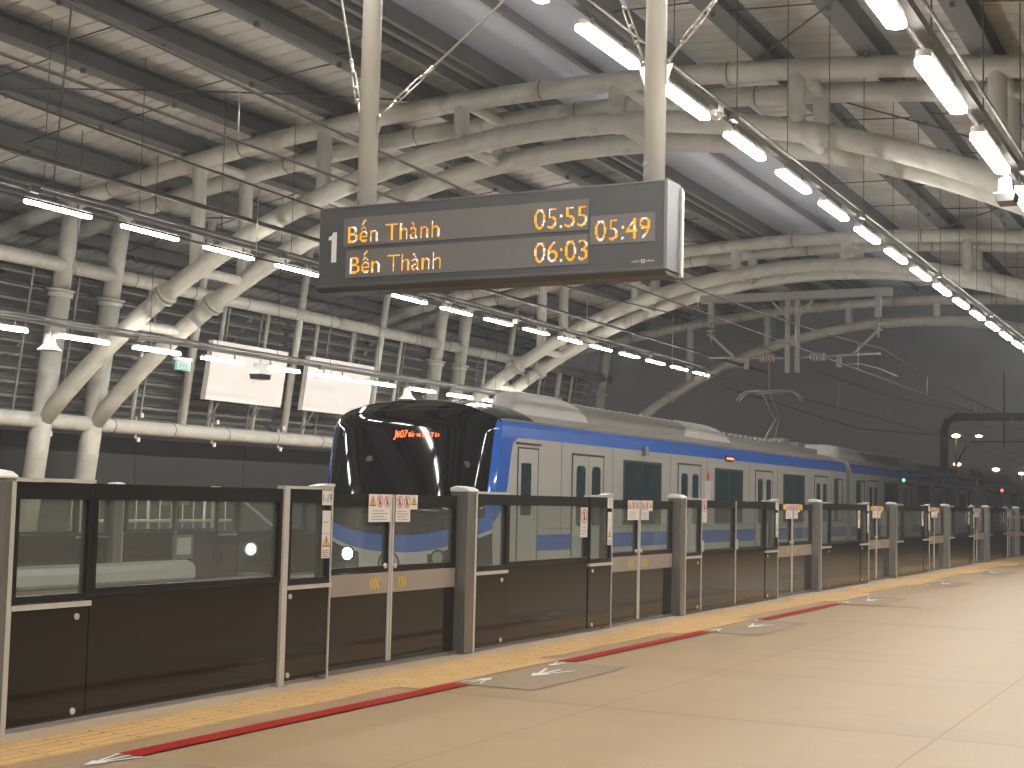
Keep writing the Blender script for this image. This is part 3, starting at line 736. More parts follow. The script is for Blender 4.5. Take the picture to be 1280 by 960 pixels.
q = MB(); put_text(q, 'solari', PF(-2.985,2.493), .012, .052); put_text(q, 'udine', PF(-2.903,2.493), .012, .050)
for (a,b_,c,d) in ((-2.928,-2.909,2.487,2.491),(-2.928,-2.909,2.503,2.507),(-2.928,-2.924,2.491,2.503),(-2.913,-2.909,2.491,2.503)):
    q.box((a,SY-.0066,c),(b_,SY-.0058,d))
q.build('maker_mark', M['white'], t)
for x in (-4.80,-2.915):
    zt = zu(x,OFF)
    p = MB(); p.tube([(x,7.33,Z1+.01),(x,7.33,zt)], .060, 28); p = p.build('pole', M['pole'], t)
    for dz in (.05,.115): MB().tube([(x-.03,7.285,Z1+dz+.01),(x-.03,7.268,Z1+dz+.01)], .016 if dz > .1 else .011, 10).build('bolt', M['galv'], p)
    # stay rods with turnbuckles
    zk = 3.50 if x < -4 else 3.62
    for sx, sy in ((-1,.0),(1,.0)):
        dx = sx*(.37 if sx < 0 else .5); ztop = zu(x+dx*3,OFF)
        a = Vector((x+sx*.06,7.33,zk)); d = (Vector((x+sx*(1.55 if sx > 0 else 1.0),7.33+ (.6 if x<-4 else -.2),zk+1.15*(2.3 if sx<0 else 1.35)))-a).normalized()
        far = a+d*((ztop-zk-.1)/d.z)
        b = MB(); b.add([tuple(a),tuple(a+Vector((0,0,-.13))),tuple(a+Vector((sx*.045,0,.0)))], [(0,1,2)])
        b.tube([a+d*.02, a+d*.16], .008, 8); b.tube([a+d*.36, a+d*.46], .012, 8)
        s = d.cross(Vector((0,1,0))).normalized()*.014
        b.tube([a+d*.14+s, a+d*.36+s], .0055, 6); b.tube([a+d*.14-s, a+d*.36-s], .0055, 6)
        for q_ in (.02,.15,.25,.37,.46): b.ball(a+d*q_, .016, 8)
        b.tube([a+d*.46, far], .008, 6)
        b.build('stay_rod', M['chrome'], t)

# ------------------------------------------------------------------ train
CX = -11.03; HW = 1.45
def rake(z): return 0 if z < 1 else .26*(z-1)/1.25 + (.34*((z-2.26)/.36)**2 if z > 2.26 else 0)
def edgeY(z): return 18.12+rake(z)+(.08*((.6-z)/.75) if z < .6 else 0)
def ztop(u): return 2.33+.29*(1-abs(u)**2.4)
def frontY(u, z): 
    return edgeY(z)-.30*(1-abs(u)**6)-.05*(1-u*u)
def frontmat():
    m = bpy.data.materials.new('train nose paint'); m.use_nodes = True; nt = m.node_tree; b = nt.nodes['Principled BSDF']
    N = nt.nodes.new; L = nt.links.new
    tc = N('ShaderNodeTexCoord'); sp = N('ShaderNodeSeparateXYZ'); L(tc.outputs['Object'], sp.inputs[0])
    def ma(op, a, b_=None):
        n = N('ShaderNodeMath'); n.operation = op
        for i, s in enumerate((a,b_)):
            if s is None: continue
            if isinstance(s, (int,float)): n.inputs[i].default_value = s
            else: L(s, n.inputs[i])
        return n.outputs[0]
    x = ma('DIVIDE', sp.outputs[0], HW); u2 = ma('POWER', ma('ABSOLUTE', x), 2.4); au = ma('ABSOLUTE', x); z = sp.outputs[2]
    zt = ma('ADD', ma('MULTIPLY', u2, .34), .63); zw = ma('ADD', ma('MULTIPLY', u2, .37), .385); zk = ma('SUBTRACT', zw, .055)
    blue = ma('MULTIPLY', ma('LESS_THAN', z, zt), ma('GREATER_THAN', z, zw))
    side = ma('GREATER_THAN', au, .945)
    blue = ma('MAXIMUM', blue, ma('MULTIPLY', side, ma('GREATER_THAN', z, .9)))
    white = ma('LESS_THAN', z, zw)
    dark = ma('MULTIPLY', ma('MULTIPLY', ma('LESS_THAN', z, zk), ma('GREATER_THAN', au, .40)), ma('GREATER_THAN', z, .08))
    def mix(f, a, c):
        n = N('ShaderNodeMix'); n.data_type = 'RGBA'; L(f, n.inputs['Factor'])
        if isinstance(a, tuple): n.inputs['A'].default_value = a
        else: L(a, n.inputs['A'])
        n.inputs['B'].default_value = c; return n.outputs['Result']
    c = mix(white, (.008,.008,.009,1), (.74,.72,.66,1)); c = mix(blue, c, (.045,.19,.72,1)); c = mix(dark, c, (.015,.016,.018,1))
    L(c, b.inputs['Base Color']); b.inputs['Roughness'].default_value = .05; b.inputs['Specular IOR Level'].default_value = .5
    return m
NOSE = frontmat()

def roof_z(x): return ztop((x-CX)/HW)
def car(y0, y1, label, lead=False, doors=(), wins=(), cabdoor=False, full=True):
    t = thing('train_car', label, 'train car', (CX,y0,0), 'cars of the blue and silver train')
    xs_n, xs_f = CX+HW, CX-HW
    # shell: side walls, roof, floor, as one section swept along y
    b = MB()
    sec = [(xs_n,-.15),(xs_n,2.10),(xs_n-.02,2.24)]
    n = 16
    for i in range(n+1):
        u = 1-2*i/n; x = CX+u*(HW-.05); sec.append((x, ztop(u)))
    sec += [(xs_f+.02,2.24),(xs_f,2.10),(xs_f,-.15)]
    ys = [y0, y1]
    def yy(x, z, y):
        if y == y0 and lead: return edgeY(max(z,-.1))+.006
        return y
    # finer z for raked edge
    sec2 = []
    for (a, c) in zip(sec[:-1], sec[1:]):
        k = 12 if abs(c[1]-a[1]) > 1 else 1
        for j in range(k): sec2.append((a[0]+(c[0]-a[0])*j/k, a[1]+(c[1]-a[1])*j/k))
    sec2.append(sec[-1])
    rows = [[(x, yy(x,z,y), z) for x, z in sec2] for y in ys]
    b.grid(rows, 0, smooth=False)
    if not lead: b.add([(x,y0,z) for x,z in sec2], [tuple(range(len(sec2)))], 0)
    b.add([(x,y1,z) for x,z in sec2], [tuple(range(len(sec2)))[::-1]], 0)
    b.add([(xs_n,y0,-.15),(xs_f,y0,-.15),(xs_f,y1,-.15),(xs_n,y1,-.15)], [(0,1,2,3)])
    body = b.build('body', M['body'], t)
    # paint bands, slightly proud of the shell on both sides
    for sgn, xs in ((1,xs_n),(-1,xs_f)):
        e = .004*sgn
        up = MB(); 
        P = lambda y, z, dx=0: (xs+e-dx*sgn, y, z)
        ye = (lambda z: edgeY(z)+.0) if lead else (lambda z: y0)
        up.add([P(ye(2.09),2.085),P(y1,2.085),P(y1,2.24,.015),P(ye(2.24),2.24,.015)], [(0,1,2,3)])
        up.add([P(ye(2.24),2.24,.015),P(y1,2.24,.015),P(y1,2.33,.055),P(ye(2.33),2.33,.055)], [(0,1,2,3)])
        if lead:
            zs = [.86,1.0,1.2,1.4,1.6,1.8,2.0,2.085]; rear = [18.16,18.36,18.50,18.56,18.60,18.64,18.70,18.86]
            for i in range(len(zs)-1):
                up.add([P(ye(zs[i]),zs[i]),P(rear[i],zs[i]),P(rear[i+1],zs[i+1]),P(ye(zs[i+1]),zs[i+1])], [(0,1,2,3)])
        up.build('blue_roof_band', M['blue'], t)
        lo = MB(); ys0 = y0 if not lead else None
        if lead: lo.add([P(18.95,.34),P(19.35,.42),P(y1,.40),P(y1,.655),P(19.5,.655),P(19.2,.61),P(19.03,.52)], [tuple(range(7))])
        else: lo.add([P(y0,.40),P(y1,.40),P(y1,.655),P(y0,.655)], [(0,1,2,3)])
        lo.build('blue_waist_band', M['blue'], t)
        wb = MB(); s0 = (19.0 if lead else y0)
        wb.add([P(s0,.05),P(y1,.05),P(y1,.395),P(s0+(.35 if lead else 0),.395)], [(0,1,2,3)]); wb.build('white_sill_band', M['bodywhite'], t)
        gt = MB(); gt.box((xs-.06*sgn,(18.5 if lead else y0),2.335),(xs-.03*sgn,y1,2.352)); gt.build('rain_gutter', M['roofgrey'], t)
    # doors and windows on the side that faces us (and the other side for lead car)
    for sgn, xs in ((1,xs_n),(-1,xs_f)) if lead else ((1,xs_n),):
        for yc in doors:
            d = MB()
            d.box((xs-.02*sgn,yc-.64,-.02),(xs+.007*sgn,yc-.60,1.93)); d.box((xs-.02*sgn,yc+.60,-.02),(xs+.007*sgn,yc+.64,1.93)); d.box((xs-.02*sgn,yc-.64,1.90),(xs+.007*sgn,yc+.64,1.935))
            fr = d.build('door_frame', M['seal'], t)
            for s in (-1,1):
                y_a, y_b = sorted((yc+s*.008, yc+s*.598))
                lf = MB().box((xs-.02*sgn,y_a,-.02),(xs+.012*sgn,y_b,1.895)).build('door_leaf', M['door'], t, bevel=.006)
                ym = (y_a+y_b)/2; w = .17; zz0, zz1, r = .78, 1.74, .08
                poly = []
                for (cy, cz, a0) in ((ym+w-r,zz1-r,0),(ym-w+r,zz1-r,90),(ym-w+r,zz0+r,180),(ym+w-r,zz0+r,270)):
                    for j in range(5): a = math.radians(a0+j*22.5); poly.append((cy+r*math.cos(a), cz+r*math.sin(a)))
                MB().prism(poly, 'x', xs+.0125*sgn, xs+.016*sgn).build('pane', M['twin'], lf)
        for (ya, yb) in wins:
            f = MB(); f.box((xs+.002*sgn,ya-.05,.78),(xs+.008*sgn,yb+.05,.82)); f.box((xs+.002*sgn,ya-.05,1.86),(xs+.008*sgn,yb+.05,1.90)); f.box((xs+.002*sgn,ya-.05,.82),(xs+.008*sgn,ya,1.86)); f.box((xs+.002*sgn,yb,.82),(xs+.008*sgn,yb+.05,1.86))
            f = f.build('window', M['seal'], t)
            MB().box((xs+.001*sgn,ya,.82),(xs+.006*sgn,(ya+yb)/2-.012,1.86)).build('pane', M['twin'], f)
            if yb-ya > 1: MB().box((xs+.001*sgn,(ya+yb)/2+.012,.82),(xs+.006*sgn,yb,1.86)).build('pane', M['twin'], f)
    sm = MB(); yy_ = y0+(2.2 if lead else .6)
    for yc in doors:
        for q_ in (-1.02,1.02): sm.box((xs_n+.0005,yc+q_-.004,.06),(xs_n+.003,yc+q_+.004,2.08))
    sm.box((xs_n+.0005,y0+(1.9 if lead else .2),.745),(xs_n+.003,y1-.1,.752)); sm.build('panel_seams', M['seal'], t)
    MB().box((CX-1.25,y0+.6,-.55),(CX+1.25,y1-.4,-.152)).build('underframe', M['under'], t)
    for yb in (y0+3,y1-3):
        bg = MB(); bg.box((CX-1.0,yb-1.4,-.8),(CX+1.0,yb+1.4,-.56))
        bg = bg.build('bogie', M['under'], t)
        for w in (-1.05,1.05):
            MB().tube([(CX-.8,yb+w,-.65),(CX-.66,yb+w,-.65)], .43, 20).tube([(CX+.66,yb+w,-.65),(CX+.8,yb+w,-.65)], .43, 20).tube([(CX-.7,yb+w,-.65),(CX+.7,yb+w,-.65)], .08, 8).build('wheelset', M['rail'], bg)
    return t

D1 = (21.4,26.15,30.9,35.65)
W1 = ((22.92,24.62),(27.66,29.36),(32.42,34.1),(36.95,37.75))
t = car(17.96, 38.15, 'leading train car with black cab front, blue trim and lit headlight', True, D1, W1)
lead = t
# nose shell
rows = []; nv = 46; nu = 48
for i in range(nv+1):
    r = []
    for j in range(nu+1):
        u = -1+2*j/nu; u = math.copysign(abs(u)**.8, u) if False else u
        zt = ztop(u)-(.0 if abs(u) < .97 else .05); z = -.15+(zt+.15)*(i/nv)
        r.append((CX+u*(HW-(.0 if z < 2.2 else .04*(z-2.2)/.13 if z < 2.33 else .04)), frontY(u,z), z))
    rows.append(r)
MB().grid(rows).build('nose_shell', NOSE, t)
# dome between nose top and roof
rows = []
for i in range(7):
    f = i/6; r = []
    for j in range(nu+1):
        u = -1+2*j/nu; zt = ztop(u)-(.0 if abs(u) < .97 else .05)
        yf = frontY(u,zt); yb = 19.55; y = yf+(yb-yf)*f
        r.append((CX+u*(HW-.04), y, zt+(.012+.05*math.sin(f*PI*.5))*(1-abs(u)**6)))
    rows.append(r)
MB().grid(rows).build('nose_roof', M['tblack'], t)
# side cab mask (black between windshield and blue pillar is part of the nose) ; cab door
xs = CX+HW
f = MB(); f.box((xs,18.86,-.02),(xs+.006,18.89,1.93)); f.box((xs,19.53,-.02),(xs+.006,19.56,1.93)); f.box((xs,18.86,1.93),(xs+.006,19.56,1.955)); f.box((xs,18.80,2.0),(xs+.03,19.62,2.02))
f.build('cab_door_frame', M['seal'], t)
cd = MB().box((xs-.01,18.892,-.02),(xs+.010,19.528,1.928)).build('cab_door', M['door'], t, bevel=.004)
MB().box((xs+.0105,18.97,.95),(xs+.014,19.30,1.72)).build('pane', M['twin'], cd)
MB().box((xs+.010,19.40,.85),(xs+.035,19.43,1.25)).build('handle', M['inox_l'], cd)
MB().box((xs+.004,23.72,2.0),(xs+.07,23.86,2.16)).build('side_camera_box', M['galv'], t)  # small grey camera box added on the car side, gives no light
MB().box((xs+.004,28.25,2.05),(xs+.02,28.75,2.17)).build('side_display', M['frame'], t)
q = MB(); 
for i in range(5): q.box((xs+.021,28.3+i*.09,2.09),(xs+.023,28.365+i*.09,2.13))
q.build('side_led', M['redled'], t)
b = MB(); b.tube([(xs+.004,27.2,1.72),(xs+.006,27.2,1.72)], .09, 16, 1); b.box((xs+.002,27.02,1.2),(xs+.005,27.36,1.62),0)
b.build('side_emblem', [M['duct'], M['signred']], t)
# destination LED
def nose_place(x0, z0, off=.012):
    def f(u, v):
        x = x0+u; z = z0+v; return (x, frontY((x-CX)/HW, z)-off, z)
    return f
q = MB(); dot_text(q, 'J607', nose_place(-11.17,2.05), .10, .22, .0115, .0105); dot_text(q, 'Bến xe Suối Tiên', nose_place(-10.92,2.06), .06, .50, .0085, .0078)
q.build('destination_led', M['redled'], t)
# headlamps
for s, on in ((-1,True),(1,False)):
    x = CX+s*.76; z = .335; y = frontY(.52,z)
    q = MB(); q.tube([(x,y-.03,z),(x,y+.1,z)], .115, 20); h = q.build('headlamp_housing', M['tblack'], t)
    MB().tube([(x,y-.036,z),(x,y-.031,z)], .085, 20).build('headlamp', M['head'] if on else M['chrome'], h)
# emblem ring, wipers, coupler
q = MB(); n = 24; v = []
for i in range(n+1):
    a = 2*PI*i/n; v.append((CX-.05+.17*math.cos(a), frontY(0,.25)-.02, .22+.17*math.sin(a)))
q.tube(v, .014, 6, cap=False); q.tube([(CX-.17,frontY(0,.2)-.02,.11),(CX-.05,frontY(0,.2)-.02,.25),(CX+.07,frontY(0,.2)-.02,.11)], .016, 6)
q.build('front_emblem', M['ink'], t)
q = MB(); q.prism([(CX-.15,.345),(CX+.05,.345),(CX+.02,.385),(CX-.12,.385)], 'y', frontY(0,.36)-.03, frontY(0,.36)-.012); q.build('emblem_top', M['signred'], t)
for x0, x1 in ((-11.3,-10.75),(-10.6,-10.1)):
    q = MB(); q.tube([(x0,frontY((x0-CX)/HW,.72)-.03,.72),((x0+x1)/2,frontY(((x0+x1)/2-CX)/HW,.78)-.03,.78),(x1,frontY((x1-CX)/HW,.74)-.03,.74)], .011, 6); q.build('wiper', M['under'], t)
MB().box((CX-.25,17.3,-.62),(CX+.25,18.5,-.3)).build('coupler', M['under'], t)
# inside the cab seen as faint lamps: green indicator
for x, z in ((-11.55,1.72),(-9.95,1.66)):
    MB().tube([(x,frontY((x-CX)/HW,z)-.006,z),(x,frontY((x-CX)/HW,z)+.01,z)], .055, 14).build('cab_marker', mat('cab marker',(.10,.13,.09),.4), t)

# roof gear
def pod(t, y0, y1, xa, xb, z0, zt, blunt0=.5, blunt1=.9, m='pod', name='roof_fairing'):
    rows = []; n = 14; k = 12
    for i in range(n+1):
        f = i/n; y = y0+(y1-y0)*f
        e0 = min(1, (y-y0)/blunt0) if blunt0 else 1; e1 = min(1, (y1-y)/blunt1) if blunt1 else 1
        h = math.sqrt(max(0,1-(1-e0)**2))*math.sqrt(max(0,1-(1-e1)**2))
        r = []
        for j in range(k+1):
            a = PI*j/k; c = math.cos(a); s_ = math.sin(a)
            x = (xa+xb)/2+(xb-xa)/2*math.copysign(abs(c)**.45, c); r.append((x, y, z0+(zt-z0)*h*abs(s_)**.45))
        rows.append(r)
    return MB().grid(rows).build(name, M[m], t)
XA, XB = CX-.95, CX+.95
pod(lead, 19.6, 22.6, XB-.45, XB, 2.45, 2.86, .35, 1.3)
XC = CX-.4; b = MB(); b.prism([(XC+.03,2.45),(XB-.03,2.45),(XB-.05,2.70),(XB-.22,2.81),(XC+.22,2.81),(XC+.05,2.70)], 'y', 22.0, 27.7); b.build('air_conditioner', M['roofgrey'], lead, bevel=.02)
b = MB()
for i in range(22): b.box((XB-.5,22.2+i*.25,2.812),(XB-.26,22.32+i*.25,2.83))
b.build('vent_grille', M['pod'], lead)
pod(lead, 27.2, 30.2, CX-.5, XB, 2.45, 2.86, .3, 1.3)
b = MB(); b.prism([(XA+.05,2.45),(XB-.05,2.45),(XB-.05,2.66),(XA+.05,2.66)], 'y', 29.9, 37.3); b.build('equipment_deck', M['roofgrey'], lead, bevel=.02)
for i in range(14): MB().tube([(XB-.3,30.2+i*.38,2.66),(XB-.3,30.2+i*.38,2.76)], .05, 8).build('roof_insulator', M['galv'], lead)
MB().box((XA+.3,34.8,2.66),(XB-.2,35.3,2.83)).build('switch_box', M['galv'], lead); MB().box((XA+.4,36.4,2.66),(XB-.3,37.0,2.8)).build('switch_box', M['galv'], lead)
# pantograph
pt = thing('pantograph', 'raised single-arm pantograph on the roof of the leading car', 'pantograph', (CX,35.9,2.66))
def pan(b, *p, r=.018): b.tube(list(p), r, 7)
b = MB(); b.box((CX-.5,35.3,2.67),(CX-.42,36.6,2.73)); b.box((CX+.42,35.3,2.67),(CX+.5,36.6,2.73)); b.box((CX-.5,35.6,2.69),(CX+.5,35.68,2.74)); b.build('base_frame', M['galv'], pt)
b = MB(); pan(b, (CX-.1,35.7,2.72),(CX+.03,36.5,3.42), r=.03); pan(b, (CX+.15,35.9,2.72),(CX+.10,36.5,3.40)); b.build('lower_arm', M['galv'], pt)
b = MB(); pan(b, (CX-.03,36.5,3.42),(CX-.18,36.0,4.03)); pan(b, (CX+.1,36.5,3.42),(CX+.02,36.0,4.03)); b.build('upper_arm', M['galv'], pt)
for dy in (-.14,.14):
    b = MB(); y = 36+dy
    pan(b, (CX-.85,y,3.84),(CX-.75,y,3.99),(CX-.6,y,4.09),(CX-.4,y,4.11),(CX+.4,y,4.11),(CX+.6,y,4.09),(CX+.75,y,3.99),(CX+.85,y,3.84), r=.02); b.build('contact_horn', M['galv'], pt)
b = MB(); pan(b, (CX-.35,35.84,4.06),(CX-.35,36.16,4.06)); pan(b, (CX+.35,35.84,4.06),(CX+.35,36.16,4.06)); pan(b,(CX-.35,36,4.05),(CX+.35,36,4.05), r=.025); b.build('head_frame', M['galv'], pt)

t2 = car(38.65, 58.5, 'middle train car, darker, behind the leading car', False, (41.2,45.95,50.7,55.45), ((39.3,40.2),(42.7,44.4),(47.5,49.2),(52.2,53.9),(56.7,57.6)))
MB().box((CX-1.3,38.16,-.1),(CX+1.3,38.64,2.2)).build('gangway', M['seal'], t2)
MB().tube([(xs+.02,38.55,.3),(xs+.03,38.55,2.1),(xs-.02,38.45,2.3),(xs-.12,38.4,2.38)], .02, 6).build('gutter_pipe', M['inox_l'], t2)
pod(t2, 39.2, 42.6, XA, XB, 2.45, 2.88, .15, 1.5); 
b = MB(); b.prism([(XA+.03,2.45),(XB-.03,2.45),(XB-.1,2.76),(XA+.1,2.76)], 'y', 41.6, 47.6); b.build('air_conditioner', M['roofgrey'], t2)
b = MB()
for i in range(18): b.box((XB-.5,42.5+i*.28,2.77),(XB-.2,42.62+i*.28,2.82))
b.build('vent_grille', M['galv'], t2)
pod(t2, 47.2, 50.4, XA, XB, 2.45, 2.88, .3, 1.5)
b = MB(); b.prism([(XA+.05,2.45),(XB-.05,2.45),(XB-.05,2.7),(XA+.05,2.7)], 'y', 50.6, 57.5); b.build('equipment_deck', M['roofgrey'], t2)
t3 = car(59.0, 79, 'rear train car, farthest and almost lost in the dark', False, (61.6,66.3,71.1,75.8), ((63,64.8),(67.8,69.6),(72.5,74.3)))
MB().box((CX-1.3,58.51,-.1),(CX+1.3,58.99,2.2)).build('gangway', M['seal'], t3)
pod(t3, 60, 64, XA, XB, 2.45, 2.86, .3, 1.5); pod(t3, 68, 72, XA, XB, 2.45, 2.86, .3, 1.5)

# ------------------------------------------------------------------ catenary
def wire(name, pts, r, lb, cat='overhead wire', grp=None):
    b = MB(); b.tube(pts, r, 6); return tag(b.build(name, M['wire']), lb, cat, grp)
def caten(x, zc_, zm, lb1, lb2):
    w = wire('contact_wire', [(x,-10,zc_),(x,31.2,zc_),(x,95,zc_)], .012, lb1)
    pts = []; sup = [-18,4,31.2,62,95]
    for a, b_ in zip(sup[:-1], sup[1:]):
        for i in range(12):
            f = i/12; pts.append((x, a+(b_-a)*f, zm-.35*4*f*(1-f)))
    w2 = wire('messenger_wire', pts, .014, lb2)
    for y in (-4,1.5,8.9,14.4,19.5,24.5,29,36,43,50):
        for a, b_ in zip(sup[:-1], sup[1:]):
            if a <= y < b_: f = (y-a)/(b_-a); z = zm-1.4*f*(1-f)
        MB().tube([(x,y,zc_),(x,y,z)], .007, 5).build('dropper', M['chrome'], w2)
caten(-7.05, 3.95, 4.6, 'overhead contact wire of the near track crossing behind the departure sign', 'upper messenger wire with bright droppers over the near track')
caten(-11.05, 4.13, 5.35, 'overhead contact wire touching the pantograph of the train', 'upper messenger wire over the track of the train')
t = thing('catenary_support', 'galvanised beam with central drop mast and insulated arms hung below the third arch', 'catenary support', (-9.05,31.2,4.1))
Y = 31.2
b = MB(); b.box((-11.2,Y-.09,5.75),(-6.85,Y+.09,5.93)); b.build('beam', M['galv'], t, bevel=.01)
for x in (-9.16,-8.94):
    MB().box((x-.045,Y-.05,4.12),(x+.045,Y+.05,5.75)).build('drop_mast', M['galv'], t)
b = MB()
for x, s in ((-9.16,-1),(-8.94,1)): b.bar((x,Y,5.35),(x+s*.35,Y,5.72),.05,.05)
b.build('knee_brace', M['galv'], t)
for x in (-10.95,-7.15):
    b = MB(); b.box((x-.06,Y-.06,5.3),(x+.06,Y+.06,5.75)); b.tube([(x,Y,5.3),(x,Y,4.85)], .025, 8)
    for i in range(3): b.tube([(x,Y,5.0+i*.1),(x,Y,5.03+i*.1)], .09, 12)
    b.build('hanger_post', M['galv'], t)
for s in (-1,1):
    xa = -9.05+s*.15; b = MB(); b.tube([(xa,Y,4.45),(-9.05+s*1.95,Y,4.5)], .028, 8); b.bar((-9.05+s*1.9,Y,5.0),(-9.05+s*1.35,Y,4.5),.05,.05)
    b.box((-9.05+s*1.05-.05,Y-.04,4.22),(-9.05+s*1.05+.05,Y+.04,4.47))
    b.tube([(-9.05+s*1.05,Y,4.26),(-9.05+s*1.5,Y,4.28),(-9.05+s*1.9,Y,4.18),(-9.05+s*2.3,Y,4.0)], .018, 8); b.build('steady_arm', M['galv'], t)
    b = MB()
    for i in range(5): b.tube([(-9.05+s*(.42+i*.07),Y,4.46),(-9.05+s*(.45+i*.07),Y,4.46)], .085, 12)
    b.build('insulator', M['insul'], t)
# second support and outdoor portal farther along
t = thing('catenary_portal', 'dark steel portal with rounded corners spanning the tracks beyond the station', 'catenary portal', (-9.1,75,-1.2))
b = MB(); Y = 75.8
b.tube([(-14,Y,-1.3),(-14,Y,5.1),(-13.85,Y,5.6),(-13.4,Y,5.85),(-4.8,Y,5.85),(-4.35,Y,5.6),(-4.2,Y,5.1),(-4.2,Y,-1.3)], .2, 12); b.build('frame', M['wire'], t)
b = MB()
for x in (-11.05,-7.05): b.tube([(x,Y,5.9),(x,Y,4.3)], .05, 8); b.tube([(x-1.6,Y,4.6),(x+1.2,Y,4.6)], .035, 8)
b.tube([(-13.6,Y,2.0),(-13.4,Y,3.4),(-12.9,Y,4.4)], .06, 8); b.tube([(-11.05,Y,5.8),(-11.05,Y,8.2)], .05, 8); b.build('arms', M['wire'], t)
wire('feeder_wire', [(-15.0,44,4.9),(-14.5,60,4.4),(-14,75.8,4.9),(-14,110,4.2)], .02, 'sagging dark feeder wire running out to the portal beyond the station')
# viaduct parapet and distant lights
b = MB(); b.box((-13.3,46,-1.5),(-13.1,420,.1)); b.box((-5.2,62,-1.5),(-5.0,420,.1))
tag(b.build('viaduct_parapet', M['slab']), 'low concrete parapets of the viaduct beyond the platform end', 'parapet')
def lamp_post(x, y, z, lb, m, r=.22, two=False, arm=True, name='street_lamp'):
    t = thing(name, lb, 'lamp', (x,y,-9))
    MB().tube([(x,y,-9),(x,y,z+.1)], .09, 8).build('post', M['wire'], t)
    MB().ball((x,y,z), r, 10, sc=(1.5,1,.7)).build('lamp_head', m, t)
    if two: MB().ball((x+1.6,y+.5,z), r*.7, 10, sc=(1.8,1,.6)).build('lamp_head', m, t); MB().tube([(x,y,z+.1),(x+1.6,y+.5,z+.1)], .05, 6).build('arm', M['wire'], t)
lamp_post(-20,113.1,6.7,'bright twin street lamp beyond the portal at right', M['amber'], .19, True)
lamp_post(-20,113.6,4.55,'small reddish lamp above the dark roofline, below the twin street lamp', M['redlamp'], .2)
lamp_post(-20,132.4,4.67,'small reddish lamp midway between the twin street lamp and the right edge', M['redlamp'], .22)
lamp_post(-20,148.0,4.72,'small amber lamp at the very right edge', M['amber'], .16)
t = thing('track_signal', 'small green light signal beside the dark rear cars', 'signal', (-9,42.6,-1.2))
MB().tube([(-9.0,42.6,-1.2),(-9.0,42.6,2.02)], .035, 8).build('post', M['wire'], t); MB().ball((-9.0,42.54,1.98), .042, 8).build('lens', M['greenlamp'], t)
t = thing('red_signal', 'small red light low at the right edge of the dark train', 'signal', (-9,61.2,-1.2))
MB().tube([(-9.0,61.2,-1.2),(-9.0,61.2,2.0)], .04, 8).build('post', M['wire'], t); MB().ball((-9.0,61.1,1.96), .06, 8).build('lens', M['redsig'], t)
# dark trees by the viaduct
def tree(x, y, h, r, lb):
    t = thing('tree', lb, 'tree', (x,y,-9), 'dark trees beyond the viaduct')
    MB().tube([(x,y,-9),(x+.3,y,-9+h*.6),(x,y,-9+h*.85)], [.3,.2,.08], 8).build('trunk', M['wire'], t)
    b = MB()
    for i in range(1500):
        a = random.random()*2*PI; e = math.acos(2*random.random()-1); q = r*(.55+.45*random.random())*(1+.25*math.sin(3*a+x)*math.sin(4*e))
        c = Vector((x+q*math.sin(e)*math.cos(a), y+q*math.sin(e)*math.sin(a), -9+h-r*.7+q*.7*math.cos(e)))
        d1 = Vector((random.gauss(0,1),random.gauss(0,1),random.gauss(0,1))).normalized()*.22; d2 = d1.cross(Vector((random.gauss(0,1),1,.3))).normalized()*.16
        b.add([c-d1,c+d2,c+d1,c-d2], [(0,1,2,3)])
    b.build('crown', M['tree'], t, fix=False)
tree(-24,104,13.2,3.4,'dark tree just right of the portal post'); tree(-30,128,13.5,4.2,'dark tree left of the right-hand distant lamps'); tree(-25,150,12.6,3.6,'dark tree at the right edge under the amber lamp')
# red and white barrier tape at the far end of the platform
b = MB()
for z in (1.02,.62):
    b.bar((-5.0,34.8,z),(-4.0,40.6,z+.03),.004,.05)
tag(b.build('barrier_tape', M['tape']), 'two lines of red and white barrier tape at the far end by the screen doors', 'barrier tape')

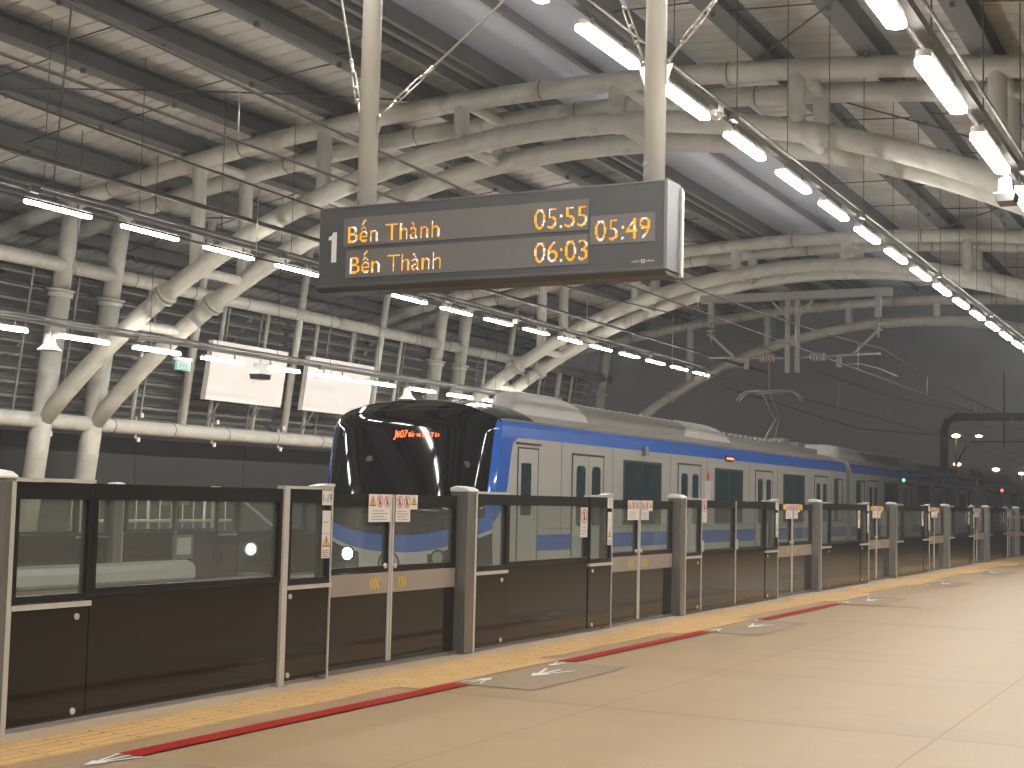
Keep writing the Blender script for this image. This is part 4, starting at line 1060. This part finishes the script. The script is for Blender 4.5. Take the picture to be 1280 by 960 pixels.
HZ = bpy.data.materials.new('haze air'); HZ.use_nodes = True; nt = HZ.node_tree; nt.nodes.clear()
pv = nt.nodes.new('ShaderNodeVolumePrincipled'); oo = nt.nodes.new('ShaderNodeOutputMaterial'); nt.links.new(pv.outputs[0], oo.inputs['Volume'])
pv.inputs['Color'].default_value = (.9,.92,.95,1); pv.inputs['Density'].default_value = HAZE; pv.inputs['Anisotropy'].default_value = .2
hz = MB().box((-950,-350,-10.5),(950,1250,14)).build('haze', HZ); hz['kind'] = 'stuff'; hz['label'] = 'thin humid night air filling the whole station'

# ------------------------------------------------------------------ world, camera, render
w = bpy.data.worlds.new('World'); sc.world = w; w.use_nodes = True
nt = w.node_tree; bg = nt.nodes['Background']
tc = nt.nodes.new('ShaderNodeTexCoord'); sp = nt.nodes.new('ShaderNodeSeparateXYZ'); cr = nt.nodes.new('ShaderNodeValToRGB')
nt.links.new(tc.outputs['Generated'], sp.inputs[0]); nt.links.new(sp.outputs[2], cr.inputs[0]); nt.links.new(cr.outputs[0], bg.inputs[0])
cr.color_ramp.elements[0].position = .0; cr.color_ramp.elements[0].color = (.062,.057,.046,1)
cr.color_ramp.elements[1].position = .16; cr.color_ramp.elements[1].color = (.025,.025,.027,1)
bg.inputs[1].default_value = 1.0

cam = bpy.data.cameras.new('camera'); co = bpy.data.objects.new('camera', cam); C.objects.link(co); sc.camera = co
yaw, pitch, roll, h = .475, .079, .023, 1.2
F = Vector((-math.sin(yaw)*math.cos(pitch), math.cos(yaw)*math.cos(pitch), math.sin(pitch)))
R0 = Vector((math.cos(yaw), math.sin(yaw), 0)); U0 = R0.cross(F)
R = R0*math.cos(roll)+U0*math.sin(roll); U = -R0*math.sin(roll)+U0*math.cos(roll)
co.matrix_world = Matrix(((R.x,U.x,-F.x,0),(R.y,U.y,-F.y,0),(R.z,U.z,-F.z,h),(0,0,0,1)))
cam.sensor_width = 36; cam.lens = 36*1800/1280; cam.clip_start = .05; cam.clip_end = 3000

sc.render.engine = 'CYCLES'
cy = sc.cycles; cy.use_denoising = True
try: cy.denoiser = 'OPENIMAGEDENOISE'
except Exception: pass
cy.max_bounces = 6; cy.diffuse_bounces = 3; cy.glossy_bounces = 3; cy.transparent_max_bounces = 12; cy.transmission_bounces = 3
cy.sample_clamp_indirect = 6; cy.caustics_reflective = False; cy.caustics_refractive = False
try: cy.use_light_tree = True
except Exception: pass
vs = sc.view_settings; vs.view_transform = 'Standard'; vs.look = 'None'; vs.exposure = 0; vs.gamma = 1
